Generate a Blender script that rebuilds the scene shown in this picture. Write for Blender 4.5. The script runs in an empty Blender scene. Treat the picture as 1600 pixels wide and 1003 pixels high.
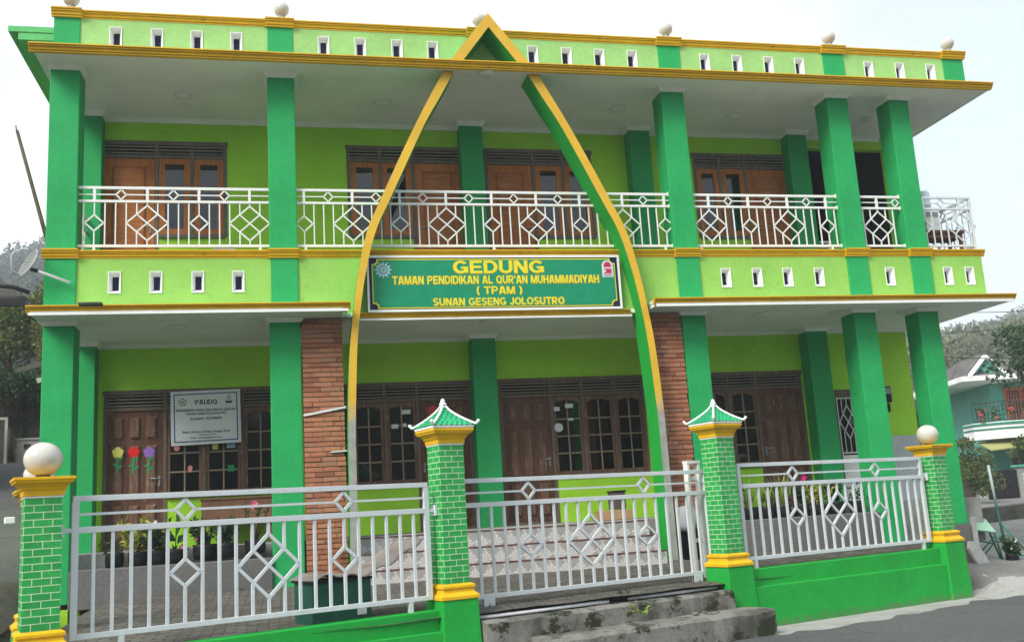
import bpy, math, random
import numpy as np
from mathutils import Vector, Matrix
C = bpy.context.scene.collection
sc = bpy.context.scene
random.seed(7)

# ------------------------------------------------------------------ camera
cam_d = bpy.data.cameras.new('camera')
cam = bpy.data.objects.new('camera', cam_d); C.objects.link(cam)
YAW, PITCH, ROLL = 0.228534645, 0.189520658, -0.061182145
cam_d.sensor_width = 36.0
cam_d.lens = 36.0 * 1555.2525 / 1600.0
cam_d.clip_end = 3000
_f = Vector((math.sin(YAW)*math.cos(PITCH), math.cos(YAW)*math.cos(PITCH), math.sin(PITCH)))
_r = Vector((math.cos(YAW), -math.sin(YAW), 0)); _u = _r.cross(_f)
_r2 = math.cos(ROLL)*_r + math.sin(ROLL)*_u; _u2 = -math.sin(ROLL)*_r + math.cos(ROLL)*_u
cam.matrix_world = Matrix(((_r2.x, _u2.x, -_f.x, 0.0), (_r2.y, _u2.y, -_f.y, -14.3555), (_r2.z, _u2.z, -_f.z, 0.71258), (0, 0, 0, 1)))
sc.camera = cam

# ------------------------------------------------------------------ light
SUN_EL, SUN_AZ = math.radians(42), math.radians(-128)      # azimuth measured from +Y towards +X: sun stands front-left
w = bpy.data.worlds.new('World'); sc.world = w; w.use_nodes = True
nt = w.node_tree; N = nt.nodes; N.clear()
out = N.new('ShaderNodeOutputWorld'); bg = N.new('ShaderNodeBackground')
sky = N.new('ShaderNodeTexSky'); sky.sky_type = 'NISHITA'; sky.sun_disc = False
sky.sun_elevation = SUN_EL; sky.sun_rotation = SUN_AZ
tc = N.new('ShaderNodeTexCoord'); mp = N.new('ShaderNodeMapping'); mp.inputs['Scale'].default_value = (1, 1, 2.2)
noi = N.new('ShaderNodeTexNoise'); noi.inputs['Scale'].default_value = 2.3; noi.inputs['Detail'].default_value = 7; noi.inputs['Roughness'].default_value = 0.55
rmp = N.new('ShaderNodeValToRGB'); rmp.color_ramp.elements[0].position = 0.36; rmp.color_ramp.elements[1].position = 0.60
rmp.color_ramp.elements[0].color = (0.48, 0.48, 0.48, 1); rmp.color_ramp.elements[1].color = (1, 1, 1, 1)
mixc = N.new('ShaderNodeMixRGB'); mixc.inputs[2].default_value = (6.3, 6.6, 6.7, 1)   # bright thin cloud
nt.links.new(tc.outputs['Generated'], mp.inputs[0]); nt.links.new(mp.outputs[0], noi.inputs['Vector'])
nt.links.new(noi.outputs[0], rmp.inputs[0]); nt.links.new(rmp.outputs[0], mixc.inputs[0])
nt.links.new(sky.outputs[0], mixc.inputs[1]); nt.links.new(mixc.outputs[0], bg.inputs[0])
bg.inputs[1].default_value = 0.12
nt.links.new(bg.outputs[0], out.inputs[0])
sl = bpy.data.lights.new('sun', 'SUN'); so = bpy.data.objects.new('sun', sl); C.objects.link(so)
sl.energy = 2.7; sl.angle = math.radians(25); sl.color = (1, 0.95, 0.86)
_s = Vector((math.sin(SUN_AZ)*math.cos(SUN_EL), math.cos(SUN_AZ)*math.cos(SUN_EL), math.sin(SUN_EL)))
so.rotation_euler = (-_s).to_track_quat('-Z', 'Y').to_euler()
sc.view_settings.view_transform = 'Standard'; sc.view_settings.look = 'None'
sc.view_settings.gamma = 1; sc.view_settings.exposure = 1.02
sc.cycles.max_bounces = 8; sc.cycles.diffuse_bounces = 4; sc.cycles.volume_bounces = 0
sc.cycles.transparent_max_bounces = 12

# ------------------------------------------------------------------ materials
MATS = {}
def mat(name):
    m = bpy.data.materials.new(name); m.use_nodes = True
    return m, m.node_tree, m.node_tree.nodes['Principled BSDF']
def node(nt, t, **kw):
    n = nt.nodes.new(t)
    for k, v in kw.items():
        if k in n.inputs: n.inputs[k].default_value = v
        else: setattr(n, k, v)
    return n
def ramp(nt, a, b, ca=(0, 0, 0, 1), cb=(1, 1, 1, 1)):
    r = nt.nodes.new('ShaderNodeValToRGB'); e = r.color_ramp.elements
    e[0].position = a; e[1].position = b; e[0].color = ca; e[1].color = cb
    return r
def c4(c): return (c[0], c[1], c[2], 1)
def mixrgb(nt, fac, a, b, mode='MIX'):
    n = nt.nodes.new('ShaderNodeMixRGB'); n.blend_type = mode
    for i, v in ((0, fac), (1, a), (2, b)):
        if hasattr(v, 'links') or isinstance(v, bpy.types.NodeSocket): nt.links.new(v, n.inputs[i])
        else: n.inputs[i].default_value = v if i == 0 else c4(v)
    return n.outputs[0]
def coords(nt, kind='Object', scale=(1, 1, 1)):
    t = nt.nodes.new('ShaderNodeTexCoord'); m = nt.nodes.new('ShaderNodeMapping'); m.inputs['Scale'].default_value = scale
    nt.links.new(t.outputs[kind], m.inputs[0]); return m.outputs[0]
def noise(nt, vec, scale, detail=4, rough=0.55, out=0):
    n = nt.nodes.new('ShaderNodeTexNoise'); n.inputs['Scale'].default_value = scale
    n.inputs['Detail'].default_value = detail; n.inputs['Roughness'].default_value = rough
    nt.links.new(vec, n.inputs['Vector']); return n.outputs[out]
def bump(nt, b, h, strength, dist=0.01):
    n = nt.nodes.new('ShaderNodeBump'); n.inputs['Strength'].default_value = strength; n.inputs['Distance'].default_value = dist
    nt.links.new(h, n.inputs['Height']); nt.links.new(n.outputs[0], b.inputs['Normal'])
def paint(name, col, var=0.10, rough=0.6, bscale=90, bstr=0.25, stain=0.25, stain_col=(0.10, 0.11, 0.07), spec=0.18, fleck=0, fcol=(0.6, 0.7, 0.62), fth=.72, fsc=9, crack=0):
    m, nt, b = mat(name)
    v = coords(nt); uv = coords(nt, 'UV', (5, 0.9, 1))
    big = noise(nt, v, 1.7, 5)
    lo = tuple(x*(1-var) for x in col); hi = tuple(min(1, x*(1+var)) for x in col)
    r = ramp(nt, 0.3, 0.7, c4(lo), c4(hi)); nt.links.new(big, r.inputs[0])
    mid = noise(nt, v, 13, 4, .6); mrp = ramp(nt, .3, .7, (.88, .88, .88, 1), (1.08, 1.08, 1.08, 1)); nt.links.new(mid, mrp.inputs[0]); base = mixrgb(nt, min(1, var*6), r.outputs[0], mrp.outputs[0], 'MULTIPLY')
    st = noise(nt, uv, 1.4, 6, 0.65); sr = ramp(nt, 0.58, 0.80); nt.links.new(st, sr.inputs[0])
    ml = nt.nodes.new('ShaderNodeMath'); ml.operation = 'MULTIPLY'; nt.links.new(sr.outputs[0], ml.inputs[0]); ml.inputs[1].default_value = stain
    c = mixrgb(nt, ml.outputs[0], base, stain_col)
    if crack:
        vo = nt.nodes.new('ShaderNodeTexVoronoi'); vo.feature = 'DISTANCE_TO_EDGE'; vo.inputs['Scale'].default_value = crack
        wv = nt.nodes.new('ShaderNodeVectorMath'); wv.operation = 'ADD'; nt.links.new(v, wv.inputs[0]); nc = noise(nt, v, 2.5, 5, .6, 1); nt.links.new(nc, wv.inputs[1]); nt.links.new(wv.outputs[0], vo.inputs['Vector'])
        vr = ramp(nt, 0, .006, (1, 1, 1, 1), (0, 0, 0, 1)); nt.links.new(vo.outputs['Distance'], vr.inputs[0]); gate = noise(nt, v, .9, 2); gr = ramp(nt, .52, .58); nt.links.new(gate, gr.inputs[0])
        pm = nt.nodes.new('ShaderNodeMath'); pm.operation = 'MULTIPLY'; nt.links.new(vr.outputs[0], pm.inputs[0]); nt.links.new(gr.outputs[0], pm.inputs[1]); p2 = nt.nodes.new('ShaderNodeMath'); p2.operation = 'MULTIPLY'; nt.links.new(pm.outputs[0], p2.inputs[0]); p2.inputs[1].default_value = .45
        c = mixrgb(nt, p2.outputs[0], c, tuple(x*.4 for x in col))
    if fleck:
        fn = noise(nt, v, fsc, 3, 0.7); fr = ramp(nt, fth, fth+.02); nt.links.new(fn, fr.inputs[0])
        fm = nt.nodes.new('ShaderNodeMath'); fm.operation = 'MULTIPLY'; nt.links.new(fr.outputs[0], fm.inputs[0]); fm.inputs[1].default_value = fleck
        c = mixrgb(nt, fm.outputs[0], c, fcol)
    nt.links.new(c, b.inputs['Base Color'])
    b.inputs['Roughness'].default_value = rough; b.inputs['Specular IOR Level'].default_value = spec
    if bstr: bump(nt, b, noise(nt, v, bscale, 3), bstr, 0.004)
    MATS[name] = m; return m
LIME = paint('lime_paint', (0.25, 0.50, 0.095), 0.08, stain=0.30, stain_col=(.17, .30, .055), crack=.8, bscale=38, bstr=.45)
LIMEP = paint('parapet_lit_lime', (0.29, 0.53, 0.17), 0.10, stain=0.45, stain_col=(.24, .36, .12), crack=.9, bscale=38, bstr=.45)  # paler copy of the wall lime: stronger light put into its colour
LIMEB = paint('inner_lime_paint', (0.36, 0.71, 0.04), 0.07, stain=0.2, stain_col=(.26, .50, .04), crack=.6, bscale=38, bstr=.45)
COLG = paint('column_green_paint', (0.018, 0.33, 0.095), 0.10, stain=0.28, stain_col=(.05, .30, .13), fleck=0.8, fth=.775, fsc=5, crack=.7, bscale=38, bstr=.45)
FENG = paint('wall_green_paint', (0.014, 0.33, 0.045), 0.10, stain=0.4, stain_col=(.03, .19, .045), bscale=50, bstr=.35, crack=.9)
ARCG = paint('arch_green_paint', (0.015, 0.34, 0.045), 0.08, stain=0.10, bscale=38, bstr=.45)
YEL = paint('yellow_paint', (0.66, 0.39, 0.010), 0.10, rough=0.5, stain=0.35, stain_col=(.38, .19, .012), bstr=.12, fleck=.6, fcol=(.16, .12, .04), fth=.70, fsc=4)
CEIL = paint('ceiling_white', (0.80, 0.82, 0.78), 0.05, rough=.8, stain=0.25, stain_col=(.5, .52, .48), bstr=.08)
WHITE = paint('white_paint', (0.78, 0.80, 0.78), 0.05, rough=.5, stain=.25, stain_col=(.5, .5, .46), bstr=.06)
RAIL = paint('cream_metal', (0.72, 0.74, 0.71), 0.05, rough=.45, stain=.3, stain_col=(.46, .43, .36), bstr=0, fleck=.5, fcol=(.34, .22, .13), fth=.73, fsc=7)
FMET = paint('grey_white_metal', (0.57, 0.61, 0.63), 0.06, rough=.42, stain=.35, stain_col=(.36, .36, .34), bstr=0, fleck=.6, fcol=(.26, .15, .08), fth=.735, fsc=7)
CONC = paint('concrete', (0.27, 0.27, 0.25), 0.22, rough=.9, stain=.7, stain_col=(.10, .10, .085), bscale=30, bstr=.5)
PLAS = paint('bare_plaster', (0.36, 0.37, 0.35), 0.18, rough=.9, stain=.5, stain_col=(.22, .23, .2), bscale=40, bstr=.4)
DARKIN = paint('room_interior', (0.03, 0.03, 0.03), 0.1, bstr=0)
BLACKP = paint('black_plastic', (0.012, 0.012, 0.014), 0.2, rough=.45, bstr=0, stain=.5, stain_col=(.06, .055, .045))
DGREEN = paint('dark_green_enamel', (0.015, 0.085, 0.055), 0.2, rough=.5, stain=.5, stain_col=(.03, .05, .04))
NAVY = paint('navy_edge', (0.012, 0.015, 0.05), .1, bstr=0)
GLOBE = paint('globe_glass', (0.54, 0.53, 0.48), 0.04, rough=.12, stain=.5, stain_col=(.42, .39, .30), bstr=0, spec=.5)
ROOFT = paint('grey_roof_tile', (0.12, 0.115, 0.11), 0.3, rough=.85, stain=.6, stain_col=(.05, .05, .045))
TEAL = paint('teal_house_paint', (0.10, 0.40, 0.30), 0.1, stain=.25, stain_col=(.2, .3, .25))
TANB = paint('brown_board', (0.23, 0.12, 0.07), .18, rough=.6, stain=.4, stain_col=(.10, .06, .04), bstr=.1)
CARD = paint('cardboard', (0.36, 0.22, 0.12), .12, rough=.9, stain=.3, stain_col=(.2, .12, .07))
RUST = paint('weathered_tin', (0.20, 0.18, 0.165), .25, rough=.75, stain=.8, stain_col=(.13, .075, .045))
def wood(name, c1, c2, worn=None, wornf=0, rough=.5):
    m, nt, b = mat(name)
    uv = coords(nt, 'UV', (14, 1.0, 1)); a = noise(nt, uv, 2.2, 7, .62); nt.nodes[-1].inputs['Distortion'].default_value = .8
    r = ramp(nt, .28, .72, c4(c1), c4(c2)); nt.links.new(a, r.inputs[0]); c = r.outputs[0]
    ob = coords(nt); cl = noise(nt, ob, 2.4, 3)
    c = mixrgb(nt, .35, c, cl, 'SOFT_LIGHT')
    if worn:
        u2 = coords(nt, 'UV', (9, 1.6, 1)); k = noise(nt, u2, 3.1, 8, .7); kr = ramp(nt, .56, .70); nt.links.new(k, kr.inputs[0])
        mm = nt.nodes.new('ShaderNodeMath'); mm.operation = 'MULTIPLY'; nt.links.new(kr.outputs[0], mm.inputs[0]); mm.inputs[1].default_value = wornf
        c = mixrgb(nt, mm.outputs[0], c, worn)
    nt.links.new(c, b.inputs['Base Color']); b.inputs['Roughness'].default_value = rough; b.inputs['Specular IOR Level'].default_value = .14
    bump(nt, b, a, .25, .004); MATS[name] = m; return m
TEAK = wood('teak_door', (0.30, .088, .020), (0.54, .20, .052), rough=.42)
TEAKP = wood('teak_panel', (0.22, .065, .02), (0.52, .20, .065), rough=.42)
OLDW = wood('weathered_dark_wood', (.065, .031, .020), (.16, .078, .05), (.36, .28, .22), .75, .75)
OLDF = wood('greyed_frame_wood', (.095, .068, .052), (.20, .15, .115), (.38, .31, .25), .75, .85)
MUNT = wood('pale_muntin_wood', (.20, .15, .10), (.36, .28, .20), (.4, .34, .26), .5, .85)
OLDP = wood('worn_panel_wood', (.085, .045, .03), (.22, .125, .085), (.42, .33, .26), .9, .75)
SLAT = wood('slat_wood', (.34, .30, .25), (.52, .47, .41), rough=.85)
GREYF = wood('grey_frame_wood', (.10, .095, .08), (.20, .185, .155), (.3, .28, .23), .5, .85)
def brickmat(name, col, col2, mort, bw, rh, ms, bstr=.5, rough=.45, offset=.5, grime=.35, gcol=(.015, .13, .03)):
    m, nt, b = mat(name); uv = coords(nt, 'UV')
    t = nt.nodes.new('ShaderNodeTexBrick'); nt.links.new(uv, t.inputs['Vector'])
    t.inputs['Scale'].default_value = 1; t.inputs['Brick Width'].default_value = bw; t.inputs['Row Height'].default_value = rh
    t.inputs['Mortar Size'].default_value = ms; t.inputs['Mortar Smooth'].default_value = .15; t.offset = offset
    t.inputs['Color1'].default_value = c4(col); t.inputs['Color2'].default_value = c4(col2); t.inputs['Mortar'].default_value = c4(mort)
    v = coords(nt); g = noise(nt, v, 14, 5)
    c = mixrgb(nt, .5, t.outputs[0], g, 'SOFT_LIGHT')
    pz = noise(nt, v, 2.3, 7, .7); pr = ramp(nt, .50, .68); nt.links.new(pz, pr.inputs[0]); pm = nt.nodes.new('ShaderNodeMath'); pm.operation = 'MULTIPLY'; nt.links.new(pr.outputs[0], pm.inputs[0]); pm.inputs[1].default_value = grime
    c = mixrgb(nt, pm.outputs[0], c, gcol); nt.links.new(c, b.inputs['Base Color'])
    b.inputs['Roughness'].default_value = rough
    bump(nt, b, t.outputs['Fac'], -bstr, .006); MATS[name] = m; return m
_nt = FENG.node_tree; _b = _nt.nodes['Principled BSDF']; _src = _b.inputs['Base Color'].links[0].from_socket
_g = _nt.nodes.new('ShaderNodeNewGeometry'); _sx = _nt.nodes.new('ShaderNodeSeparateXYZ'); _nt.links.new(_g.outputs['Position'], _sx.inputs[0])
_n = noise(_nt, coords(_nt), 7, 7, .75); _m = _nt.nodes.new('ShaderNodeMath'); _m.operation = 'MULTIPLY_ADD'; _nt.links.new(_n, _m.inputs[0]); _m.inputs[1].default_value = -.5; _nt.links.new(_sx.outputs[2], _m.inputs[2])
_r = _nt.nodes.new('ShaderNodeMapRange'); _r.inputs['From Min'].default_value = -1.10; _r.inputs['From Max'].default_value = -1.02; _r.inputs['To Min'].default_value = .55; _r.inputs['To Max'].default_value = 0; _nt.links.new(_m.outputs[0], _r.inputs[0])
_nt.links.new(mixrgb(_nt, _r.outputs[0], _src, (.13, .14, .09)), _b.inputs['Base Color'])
GBRICK = brickmat('green_brick_tile', (0.014, .29, .055), (0.02, .35, .068), (.52, .66, .44), .145, .0593, .0036)
PAVE = brickmat('paving_blocks', (.065, .06, .05), (.13, .118, .10), (.02, .023, .015), .21, .105, .010, .7, .9, grime=.75, gcol=(.035, .036, .024))
def floor_tile():
    m, nt, b = mat('star_pattern_tile'); uv = coords(nt, 'UV', (4.65, 4.65, 1))
    sep = nt.nodes.new('ShaderNodeSeparateXYZ'); nt.links.new(uv, sep.inputs[0])
    def mth(op, a, bb=None):
        n = nt.nodes.new('ShaderNodeMath'); n.operation = op
        for i, v in enumerate((a, bb)):
            if v is None: continue
            if isinstance(v, (int, float)): n.inputs[i].default_value = v
            else: nt.links.new(v, n.inputs[i])
        return n.outputs[0]
    x = mth('SUBTRACT', mth('FRACT', sep.outputs[0]), .5); y = mth('SUBTRACT', mth('FRACT', sep.outputs[1]), .5)
    ang = mth('ARCTAN2', y, x); seg = mth('FRACT', mth('MULTIPLY', ang, 8/(2*math.pi)))
    r = nt.nodes.new('ShaderNodeValToRGB'); r.color_ramp.interpolation = 'CONSTANT'; e = r.color_ramp.elements
    e[0].position = 0; e[0].color = (.42, .40, .385, 1); e[1].position = .5; e[1].color = (.55, .53, .51, 1)
    nt.links.new(seg, r.inputs[0])
    d = mth('ADD', mth('ABSOLUTE', x), mth('ABSOLUTE', y)); g = mth('GREATER_THAN', d, .52)
    c = mixrgb(nt, g, r.outputs[0], (.31, .30, .29))
    ob = coords(nt); c = mixrgb(nt, .4, c, noise(nt, ob, 3, 5), 'SOFT_LIGHT')
    nt.links.new(c, b.inputs['Base Color']); b.inputs['Roughness'].default_value = .35; MATS['tile'] = m; return m
TILE = floor_tile()
def island_mat(name, cols, rough=.8, trans=0):
    m, nt, b = mat(name); g = nt.nodes.new('ShaderNodeNewGeometry'); r = nt.nodes.new('ShaderNodeValToRGB')
    e = r.color_ramp.elements; e[0].color = c4(cols[0]); e[1].color = c4(cols[-1])
    for i, c in enumerate(cols[1:-1]): k = e.new((i+1)/(len(cols)-1)); k.color = c4(c)
    nt.links.new(g.outputs['Random Per Island'], r.inputs[0])
    v = coords(nt); c = mixrgb(nt, .35, r.outputs[0], noise(nt, v, 1.1 if trans else 22, 4), 'SOFT_LIGHT')
    nt.links.new(c, b.inputs['Base Color']); b.inputs['Roughness'].default_value = rough
    b.inputs['Specular IOR Level'].default_value = .25
    if trans:
        t = nt.nodes.new('ShaderNodeBsdfTranslucent'); nt.links.new(c, t.inputs[0]); mx = nt.nodes.new('ShaderNodeMixShader'); mx.inputs[0].default_value = trans
        o = nt.nodes['Material Output']; nt.links.new(b.outputs[0], mx.inputs[1]); nt.links.new(t.outputs[0], mx.inputs[2]); nt.links.new(mx.outputs[0], o.inputs[0])
    MATS[name] = m; return m
BRICK = island_mat('terracotta_brick', [(.25, .095, .055), (.36, .145, .08), (.42, .185, .105), (.30, .155, .10)], .9)
LEAF = island_mat('tree_leaves', [(.04, .075, .02), (.075, .125, .03), (.12, .165, .04), (.19, .20, .06)], .6, .3)
LEAFY2 = island_mat('olive_leaves', [(.07, .10, .025), (.14, .17, .04), (.22, .22, .06)], .6, .3)
LEAFD = island_mat('dark_leaves', [(.018, .045, .014), (.03, .07, .02), (.045, .10, .03)], .5, .2)
LEAFY = island_mat('yellow_green_leaves', [(.12, .20, .03), (.30, .34, .04), (.42, .38, .06)], .5, .25)
LEAFH = island_mat('blue_green_hill_leaves', [(.018, .036, .022), (.03, .055, .03), (.05, .075, .04), (.08, .095, .05)], .8, .1)
LEAFF = island_mat('hill_forest_leaves', [(.045, .075, .03), (.08, .11, .045), (.13, .155, .06), (.22, .20, .10)], .8, .2)
BLADE = island_mat('grassy_blades', [(.10, .18, .03), (.2, .3, .06), (.35, .40, .12)], .5, .25)
def flat(name, col, rough=.5):
    m, nt, b = mat(name); v = coords(nt); c = mixrgb(nt, .25, col, noise(nt, v, 6, 4), 'SOFT_LIGHT')
    nt.links.new(c, b.inputs['Base Color']); b.inputs['Roughness'].default_value = rough; b.inputs['Specular IOR Level'].default_value = .2; MATS[name] = m; return m
SIGNG = flat('banner_green', (.008, .24, .115), .4); LETY = flat('yellow_lettering', (.72, .62, .03), .45); LETO = flat('orange_outline', (.55, .30, .01), .5)
SILV = flat('pale_blue_emblem', (.36, .55, .56)); EMBD = flat('teal_emblem', (.10, .30, .29)); REDE = flat('crimson_emblem', (.48, .03, .09)); PALEW = flat('pale_badge', (.62, .64, .66))
BOARD = flat('white_sign_board', (.66, .70, .69), .4); INK = flat('dark_ink', (.04, .05, .055)); BLUEL = flat('blue_border', (.04, .06, .25)); EMBG = flat('grey_green_emblem', (.12, .18, .12))
PYEL = flat('yellow_paper', (.68, .66, .16), .9); PRED = flat('red_paper', (.66, .02, .025), .9); PPUR = flat('purple_paper', (.28, .14, .48), .9); PGRN = flat('green_paper', (.02, .32, .12), .9)
PPNK = flat('pink_paper', (.68, .26, .24), .9); PWHT = flat('white_paper', (.66, .68, .66), .9); PRDH = flat('heart_red', (.55, .06, .07), .7); PBLU = flat('blue_paper', (.3, .45, .55), .9)
PINK = flat('pink_petal', (.75, .15, .28), .6); MAG = flat('magenta_petal', (.55, .02, .16), .6); WPET = flat('white_petal', (.75, .75, .7), .6)
BARK = paint('bark', (.10, .075, .05), .3, .9, bscale=25, bstr=.6); SOIL = paint('soil', (.07, .05, .035), .3, 1, bscale=30, bstr=.7)
CURT = flat('orange_curtain', (.40, .12, .05), .9); STEEL = flat('brushed_steel', (.30, .31, .32), .35); ORNG = flat('orange_panel', (.52, .13, .03), .5)
LIDG = flat('light_glass', (.72, .74, .7), .3); OLIVE = flat('olive_awning', (.30, .31, .12), .8); JUG = flat('pale_blue_bottle', (.50, .62, .66), .15)
PIPE = paint('pvc_pipe', (.66, .67, .68), .08, .4, bstr=0, stain=.5); HOSE = flat('wire_black', (.03, .03, .03)); GSACK = flat('grey_sack', (.25, .26, .27), .9)
PGTOP = flat('pale_green_table', (.24, .42, .30), .55); MEDG = flat('post_green', (.03, .22, .14), .5)
def glass():
    m, nt, b = mat('window_glass'); o = nt.nodes['Material Output']
    tr = nt.nodes.new('ShaderNodeBsdfTransparent'); tr.inputs[0].default_value = (.5, .52, .54, 1)
    gl = nt.nodes.new('ShaderNodeBsdfGlossy'); gl.inputs['Roughness'].default_value = .03; gl.inputs[0].default_value = (.9, .93, .95, 1)
    fr = nt.nodes.new('ShaderNodeFresnel'); fr.inputs[0].default_value = 1.52
    mul = nt.nodes.new('ShaderNodeMath'); mul.operation = 'MULTIPLY_ADD'; mul.inputs[1].default_value = 1.0; mul.inputs[2].default_value = .0
    nt.links.new(fr.outputs[0], mul.inputs[0])
    v = coords(nt); gb = nt.nodes.new('ShaderNodeBump'); gb.inputs['Strength'].default_value = .04; gb.inputs['Distance'].default_value = .02
    nt.links.new(noise(nt, v, 2.5, 1), gb.inputs['Height']); nt.links.new(gb.outputs[0], gl.inputs['Normal'])
    mx = nt.nodes.new('ShaderNodeMixShader'); nt.links.new(mul.outputs[0], mx.inputs[0]); nt.links.new(tr.outputs[0], mx.inputs[1]); nt.links.new(gl.outputs[0], mx.inputs[2])
    nt.links.new(mx.outputs[0], o.inputs[0]); return m
GLASS = glass()
def asphalt():
    m, nt, b = mat('asphalt'); v = coords(nt)
    a = noise(nt, v, 75, 4, .75); r = ramp(nt, .32, .70, (.035, .045, .048, 1), (.115, .113, .111, 1)); nt.links.new(a, r.inputs[0])
    p = noise(nt, v, .5, 6, .6); pr = ramp(nt, .42, .72); nt.links.new(p, pr.inputs[0])
    mm = nt.nodes.new('ShaderNodeMath'); mm.operation = 'MULTIPLY'; nt.links.new(pr.outputs[0], mm.inputs[0]); mm.inputs[1].default_value = .3
    c = mixrgb(nt, mm.outputs[0], r.outputs[0], (.17, .167, .16))
    sp = noise(nt, v, 55, 2, .5); sr = ramp(nt, .70, .74); nt.links.new(sp, sr.inputs[0]); c = mixrgb(nt, sr.outputs[0], c, (.24, .235, .22))
    cr = noise(nt, v, 3.2, 8, .75); c2 = ramp(nt, .60, .66); nt.links.new(cr, c2.inputs[0]); md = noise(nt, v, 13, 5, .7); mr_ = ramp(nt, .3, .7, (.72, .72, .72, 1), (1.2, 1.2, 1.2, 1)); nt.links.new(md, mr_.inputs[0]); c = mixrgb(nt, 1.0, c, mr_.outputs[0], 'MULTIPLY'); m3 = nt.nodes.new('ShaderNodeMath'); m3.operation = 'MULTIPLY'; m3.inputs[1].default_value = .35; nt.links.new(c2.outputs[0], m3.inputs[0]); c = mixrgb(nt, m3.outputs[0], c, (.045, .045, .047))
    nt.links.new(c, b.inputs['Base Color']); b.inputs['Roughness'].default_value = .92; vo = nt.nodes.new('ShaderNodeTexVoronoi'); vo.feature = 'DISTANCE_TO_EDGE'; vo.inputs['Scale'].default_value = .45
    wv = nt.nodes.new('ShaderNodeVectorMath'); wv.operation = 'ADD'; nt.links.new(v, wv.inputs[0]); nt.links.new(noise(nt, v, 1.6, 6, .65, 1), wv.inputs[1]); nt.links.new(wv.outputs[0], vo.inputs['Vector']); vr = ramp(nt, 0, .008, (1, 1, 1, 1), (0, 0, 0, 1)); nt.links.new(vo.outputs['Distance'], vr.inputs[0])
    c = mixrgb(nt, vr.outputs[0], c, (.035, .035, .035)); nt.links.new(c, b.inputs['Base Color'])
    bump(nt, b, a, .9, .012); return m
ASPH = asphalt()
def dirty_conc(name, base, moss, mamt, dark, sc1=1.6):
    m, nt, b = mat(name); v = coords(nt)
    a = noise(nt, v, 38, 5, .7); r = ramp(nt, .3, .75, c4(tuple(x*.65 for x in base)), c4(tuple(min(1, x*1.25) for x in base))); nt.links.new(a, r.inputs[0])
    d = noise(nt, v, sc1, 7, .65); dr = ramp(nt, .46, .62); nt.links.new(d, dr.inputs[0])
    c = mixrgb(nt, dr.outputs[0], r.outputs[0], dark)
    k = noise(nt, coords(nt, 'Object', (1.3, 1.3, 1.9)), sc1*1.1, 6, .7); kr = ramp(nt, .60-mamt, .66-mamt); nt.links.new(k, kr.inputs[0])
    c = mixrgb(nt, kr.outputs[0], c, moss)
    nt.links.new(c, b.inputs['Base Color']); b.inputs['Roughness'].default_value = .95; bump(nt, b, a, .6, .012); return m
STEPC = dirty_conc('mossy_step_concrete', (.21, .205, .185), (.02, .027, .008), .085, (.075, .072, .06), 1.7)
APRON = dirty_conc('dusty_concrete', (.35, .35, .335), (.17, .165, .15), -.03, (.26, .255, .24), 1.3)
YARD = dirty_conc('worn_yard_concrete', (.20, .20, .19), (.09, .088, .08), .02, (.14, .138, .13), .7)
SOILG = dirty_conc('ground_soil', (.075, .066, .05), (.03, .04, .015), .05, (.05, .043, .032), 1.2)
PLANTC = dirty_conc('planter_concrete', (.135, .135, .13), (.05, .053, .043), -.03, (.10, .10, .095), 1.2)
MOSSW = dirty_conc('mossy_retaining_wall', (.085, .08, .07), (.03, .04, .018), .1, (.05, .045, .04), .8)

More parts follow.
